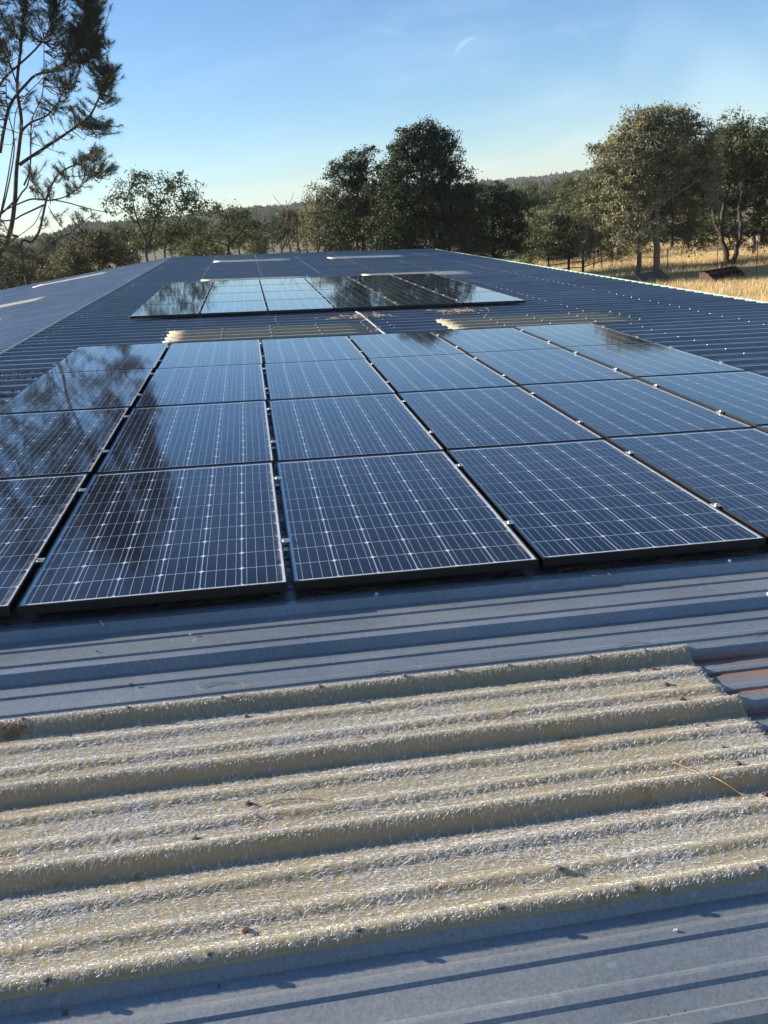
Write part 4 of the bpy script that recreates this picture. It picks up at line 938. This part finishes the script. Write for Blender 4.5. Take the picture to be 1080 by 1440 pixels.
pine('leaning slender grey pine whose forked limbs cross low over the scrub at the left', DP - 2,
     [([(30, 357), (45, 340), (55, 325), (62, 295), (66, 278), (72, 262), (80, 248), (92, 238), (104, 232), (120, 222), (130, 210), (134, 200)], 2.6, .8),
      ([(66, 282), (85, 279), (100, 272), (113, 262), (118, 250)], 1.3, .5), ([(75, 281), (95, 285), (120, 292), (142, 297), (162, 299)], 1.2, .4), ([(64, 281), (45, 280), (30, 285), (12, 293), (-10, 304)], 1.5, 1.1),
      ([(62, 288), (45, 296), (30, 303), (18, 309), (-10, 312)], 1.6, 1.2), ([(60, 290), (50, 312), (40, 322), (26, 332)], .8, .4), ([(68, 290), (78, 308), (90, 322), (95, 330), (120, 345)], .7, .5), ([(100, 328), (82, 335), (66, 347), (52, 360), (40, 372)], 1.4, 1.2),
      ([(62, 280), (50, 262), (42, 248)], .9, .5), ([(84, 246), (105, 248), (128, 246)], .8, .4), ([(100, 325), (118, 312), (132, 300)], .5, .3), ([(72, 262), (60, 272), (45, 266)], .6, .4), ([(52, 396), (62, 385), (74, 377)], 1.3, .9)],
     [(126, 236, 20, 14, 0, 20), (112, 222, 14, 10, 0, 10), (140, 217, 13, 10, 0, 12), (159, 232, 6, 5, 0, 5), (60, 262, 16, 14, 0, 10), (82, 240, 12, 10, 0, 7), (45, 245, 14, 14, 0, 6), (100, 262, 16, 8, 0, 6), (115, 300, 22, 12, 0, 5), (85, 305, 22, 14, 0, 5), (70, 335, 20, 10, 0, 5), (20, 360, 24, 14, 0, 14), (-4, 330, 16, 20, 0, 10), (15, 385, 24, 12, 0, 14)],
     32, (28, 372))
pine('grey pine outside the left edge that darkens the nearest panels', DP - 3,
     [([(-150, 380), (-155, 300), (-150, 200), (-140, 80), (-130, -60), (-140, -200)], 5, 1.5), ([(-150, 250), (-110, 190), (-80, 120), (-60, 40)], 2.5, .8), ([(-140, 120), (-100, 40), (-90, -60)], 2.2, .8), ([(-150, 180), (-200, 100), (-220, 0)], 2.2, .8)],
     [(-80, 60, 50, 60, 0, 120), (-130, 0, 60, 60, 0, 120), (-100, -100, 70, 60, 0, 130), (-190, -20, 60, 70, 0, 110), (-150, -190, 60, 60, 0, 90), (-70, 150, 40, 40, 0, 50), (-190, 110, 50, 50, 0, 70)],
     33, (-150, 395), mult=1.0)

# ------------------------------------------------------------------ field: grass, implements, corral, fence
NG = 260000
pg = [on_ground(790, 372), on_ground(1100, 440)]
gx = rng.uniform(12, 42, NG); gy = rng.uniform(14, 62, NG)
ok = np.ones(NG, bool); Mi = np.array(MBD.inverted())
gh = vnoise(gx, gy, .5, 9); gd = vnoise(gx + 40, gy * 1.8 + 3, .22, 12)
keep = rng.random(NG) < .25 + gd * 1.1; gx, gy, gh = gx[keep], gy[keep], gh[keep]; N = len(gx)
hh = rng.uniform(.08, .34, N) * (.5 + gh); ww = rng.uniform(.008, .016, N); th = rng.uniform(0, math.pi, N); lx = rng.normal(0, .12, N); ly = rng.normal(0, .12, N)
gz_ = np.full(N, GZ - .12) + 0.10
V = np.stack([np.stack([gx - np.cos(th) * ww, gy - np.sin(th) * ww, gz_], -1), np.stack([gx + np.cos(th) * ww, gy + np.sin(th) * ww, gz_], -1), np.stack([gx + lx, gy + ly, gz_ + hh + .1], -1)], 1).reshape(-1, 3)
put('dry_grass', mesh('dry_grass', V, np.arange(N * 3).reshape(-1, 3), L_GRASS, attr=np.repeat(rng.random(N), 3)), kind='stuff', label='tall dry golden grass covering the field right of the barn', cat='grass')
def frame_at(px, py, yaw_px):
    """matrix on the ground at a pixel, x axis pointing to the pixel yaw_px on the ground"""
    p = on_ground(px, py); q = on_ground(*yaw_px); a = math.atan2(q.y - p.y, q.x - p.x); return T(p.x, p.y, GZ) @ Matrix.Rotation(a, 4, 'Z')
# box scraper: two end plates, a curved back blade, cutting edge, hitch frame
Ms = frame_at(992, 399, (1036, 391)); wS = (on_ground(1036, 391) - on_ground(992, 399)).length
sc_ = thing('box_scraper', 'rusty tractor box scraper lying in the dry grass in front of the forked oak', 'farm implement', Ms)
for x in (0, wS - .02):
    put('end_plate', mesh('end_plate', [(x, -.5, 0), (x, .45, 0), (x, .45, .55), (x, .1, .62), (x, -.5, .25), (x + .02, -.5, 0), (x + .02, .45, 0), (x + .02, .45, .55), (x + .02, .1, .62), (x + .02, -.5, .25)],
        [(0, 1, 2, 3, 4), (9, 8, 7, 6, 5), (0, 5, 6, 1), (1, 6, 7, 2), (2, 7, 8, 3), (3, 8, 9, 4), (4, 9, 5, 0)], M_RUST), Ms, sc_)
bl = MB(); prf = [(.28, .02), (.38, .2), (.42, .36), (.38, .52), (.30, .60)]
bl.add([(x, y + o_, z) for x in (.02, wS - .02) for o_ in (0, .02) for y, z in prf], [(i, i + 1, i + 11, i + 10) for i in range(4)] + [(i + 5, i + 15, i + 16, i + 6) for i in range(4)] + [(4, 9, 19, 14), (0, 10, 15, 5)])
put('blade', bl.mesh('blade', M_RUST), Ms, sc_)
for i in range(5):
    b = MB(); x = .25 + i * (wS - .5) / 4; b.box(x - .03, x + .03, -.08, -.02, .05, .62).box(x - .03, x + .03, -.22, -.02, -.0, .06); put('shank', b.mesh('shank', M_RUST), Ms, sc_)
b = MB(); b.box(.02, wS - .02, -.16, -.09, .42, .50).box(.02, wS - .02, -.02, .04, .42, .50); put('tool_bar', b.mesh('tool_bar', M_RUST), Ms, sc_)
b = MB(); xm = wS * .52
b.tube([(xm - .32, -.2, .35), (xm - .15, -.1, .75), (xm - .12, -.05, .95), (xm + .12, -.05, .95), (xm + .15, -.1, .75), (xm + .32, -.2, .35)], .035, 6).tube([(xm - .14, -.08, .8), (xm + .14, -.08, .8)], .03, 6).box(xm - .3, xm - .26, -.3, -.1, .2, .5).box(xm + .26, xm + .3, -.3, -.1, .2, .5)
put('hitch_frame', b.mesh('hitch_frame', M_RUST), Ms, sc_)
# tilted dark plate with two holes
Mp = frame_at(912, 404, (953, 396)); wP = 1.9
pl = thing('tilted_steel_plate', 'dark flat steel plate with two slots leaning up in the grass beside the roof edge', 'metal plate', Mp)
p_ = MB(); Mt = Matrix.Rotation(rad(35), 4, 'X')
xs = [-.1, .75, .95, 1.1, 1.3, 1.9]; ys = [0, .35, .62, 1.1]
for i in range(5):
    for j in range(3):
        if j == 1 and i in (1, 3): continue
        p_.box(xs[i], xs[i + 1], ys[j], ys[j + 1], .0, .03, Mt)
put('plate', p_.mesh('plate', M_PLATE), Mp, pl)
p_ = MB(); p_.box(.1, .16, .85, .9, 0, .55).box(1.6, 1.66, .85, .9, 0, .55).box(.1, 1.66, .86, .89, .3, .34); put('stand', p_.mesh('stand', M_RUST), Mp, pl)
# corral of rusty pipe rails
corral_pts = [(772, 392), (800, 387), (820, 386), (835, 380), (846, 377)]
pc = [on_ground(x, y) for x, y in corral_pts]
cr_ = thing('pipe_corral', 'rusty pipe rail corral showing over the green roof edge', 'corral', T(pc[0].x, pc[0].y, GZ))
for i, p in enumerate(pc):
    b = MB(); b.tube([(p.x, p.y, GZ - .3), (p.x, p.y, GZ + 1.5)], .09 if i in (1, 2) else .06, 8); put('post', b.mesh('post', M_RUST, True), Matrix(), cr_)
for i in range(len(pc) - 1):
    for h in (.45, .8, 1.15, 1.42):
        b = MB(); b.tube([(pc[i].x, pc[i].y, GZ + h), (pc[i + 1].x, pc[i + 1].y, GZ + h)], .03, 6); put('rail', b.mesh('rail', M_RUST, True), Matrix(), cr_)
# wire fence on steel posts
fpx = [(800, 372), (861, 378), (938, 386), (1008, 380), (1063, 385), (1125, 390), (1200, 396)]
fp = [on_ground(x, y) for x, y in fpx]
fn = thing('wire_fence', 'thin wire fence on slim rusty steel posts crossing the dry grass', 'fence', T(fp[0].x, fp[0].y, GZ))
for p in fp:
    b = MB(); b.tube([(p.x, p.y, GZ - .2), (p.x, p.y, GZ + 1.45)], .022, 6); put('post', b.mesh('post', M_RUST), Matrix(), fn)
wb = MB()
for i in range(len(fp) - 1):
    for h in (.3, .6, .9, 1.2): wb.tube([(fp[i].x, fp[i].y, GZ + h), (fp[i + 1].x, fp[i + 1].y, GZ + h)], .006, 4, False)
put('wires', wb.mesh('wires', M_RUST), Matrix(), fn, kind='stuff')
# weathered log post at the right
p = on_ground(1058, 361); b = MB(); b.tube([(p.x + .1, p.y, GZ - .2), (p.x, p.y, GZ + .9), (p.x - .12, p.y, GZ + 1.9)], [.2, .17, .16], 10)
put('log_post', b.mesh('log_post', B_DEAD, True), Matrix(), None, None, 'thick pale weathered log post standing in the grass near the right edge', 'post')

# ------------------------------------------------------------------ thin evening haze
HTOP = float(HZ.max())
print('HTOP', HTOP)
hb = MB(); hb.box(-1700, 1700, -1500, 1700, GZ - 3, HTOP + 12); M_HZ = bpy.data.materials.new('haze_air'); M_HZ.use_nodes = True
t_ = M_HZ.node_tree; t_.nodes.clear(); o_ = t_.nodes.new('ShaderNodeOutputMaterial'); v_ = t_.nodes.new('ShaderNodeVolumePrincipled')
v_.inputs['Color'].default_value = (.86, .92, 1, 1); v_.inputs['Density'].default_value = .00016; v_.inputs['Anisotropy'].default_value = .0
t_.links.new(v_.outputs[0], o_.inputs['Volume'])
put('haze', hb.mesh('haze', M_HZ), kind='stuff', label='thin pale evening haze over the distant hills', cat='haze')
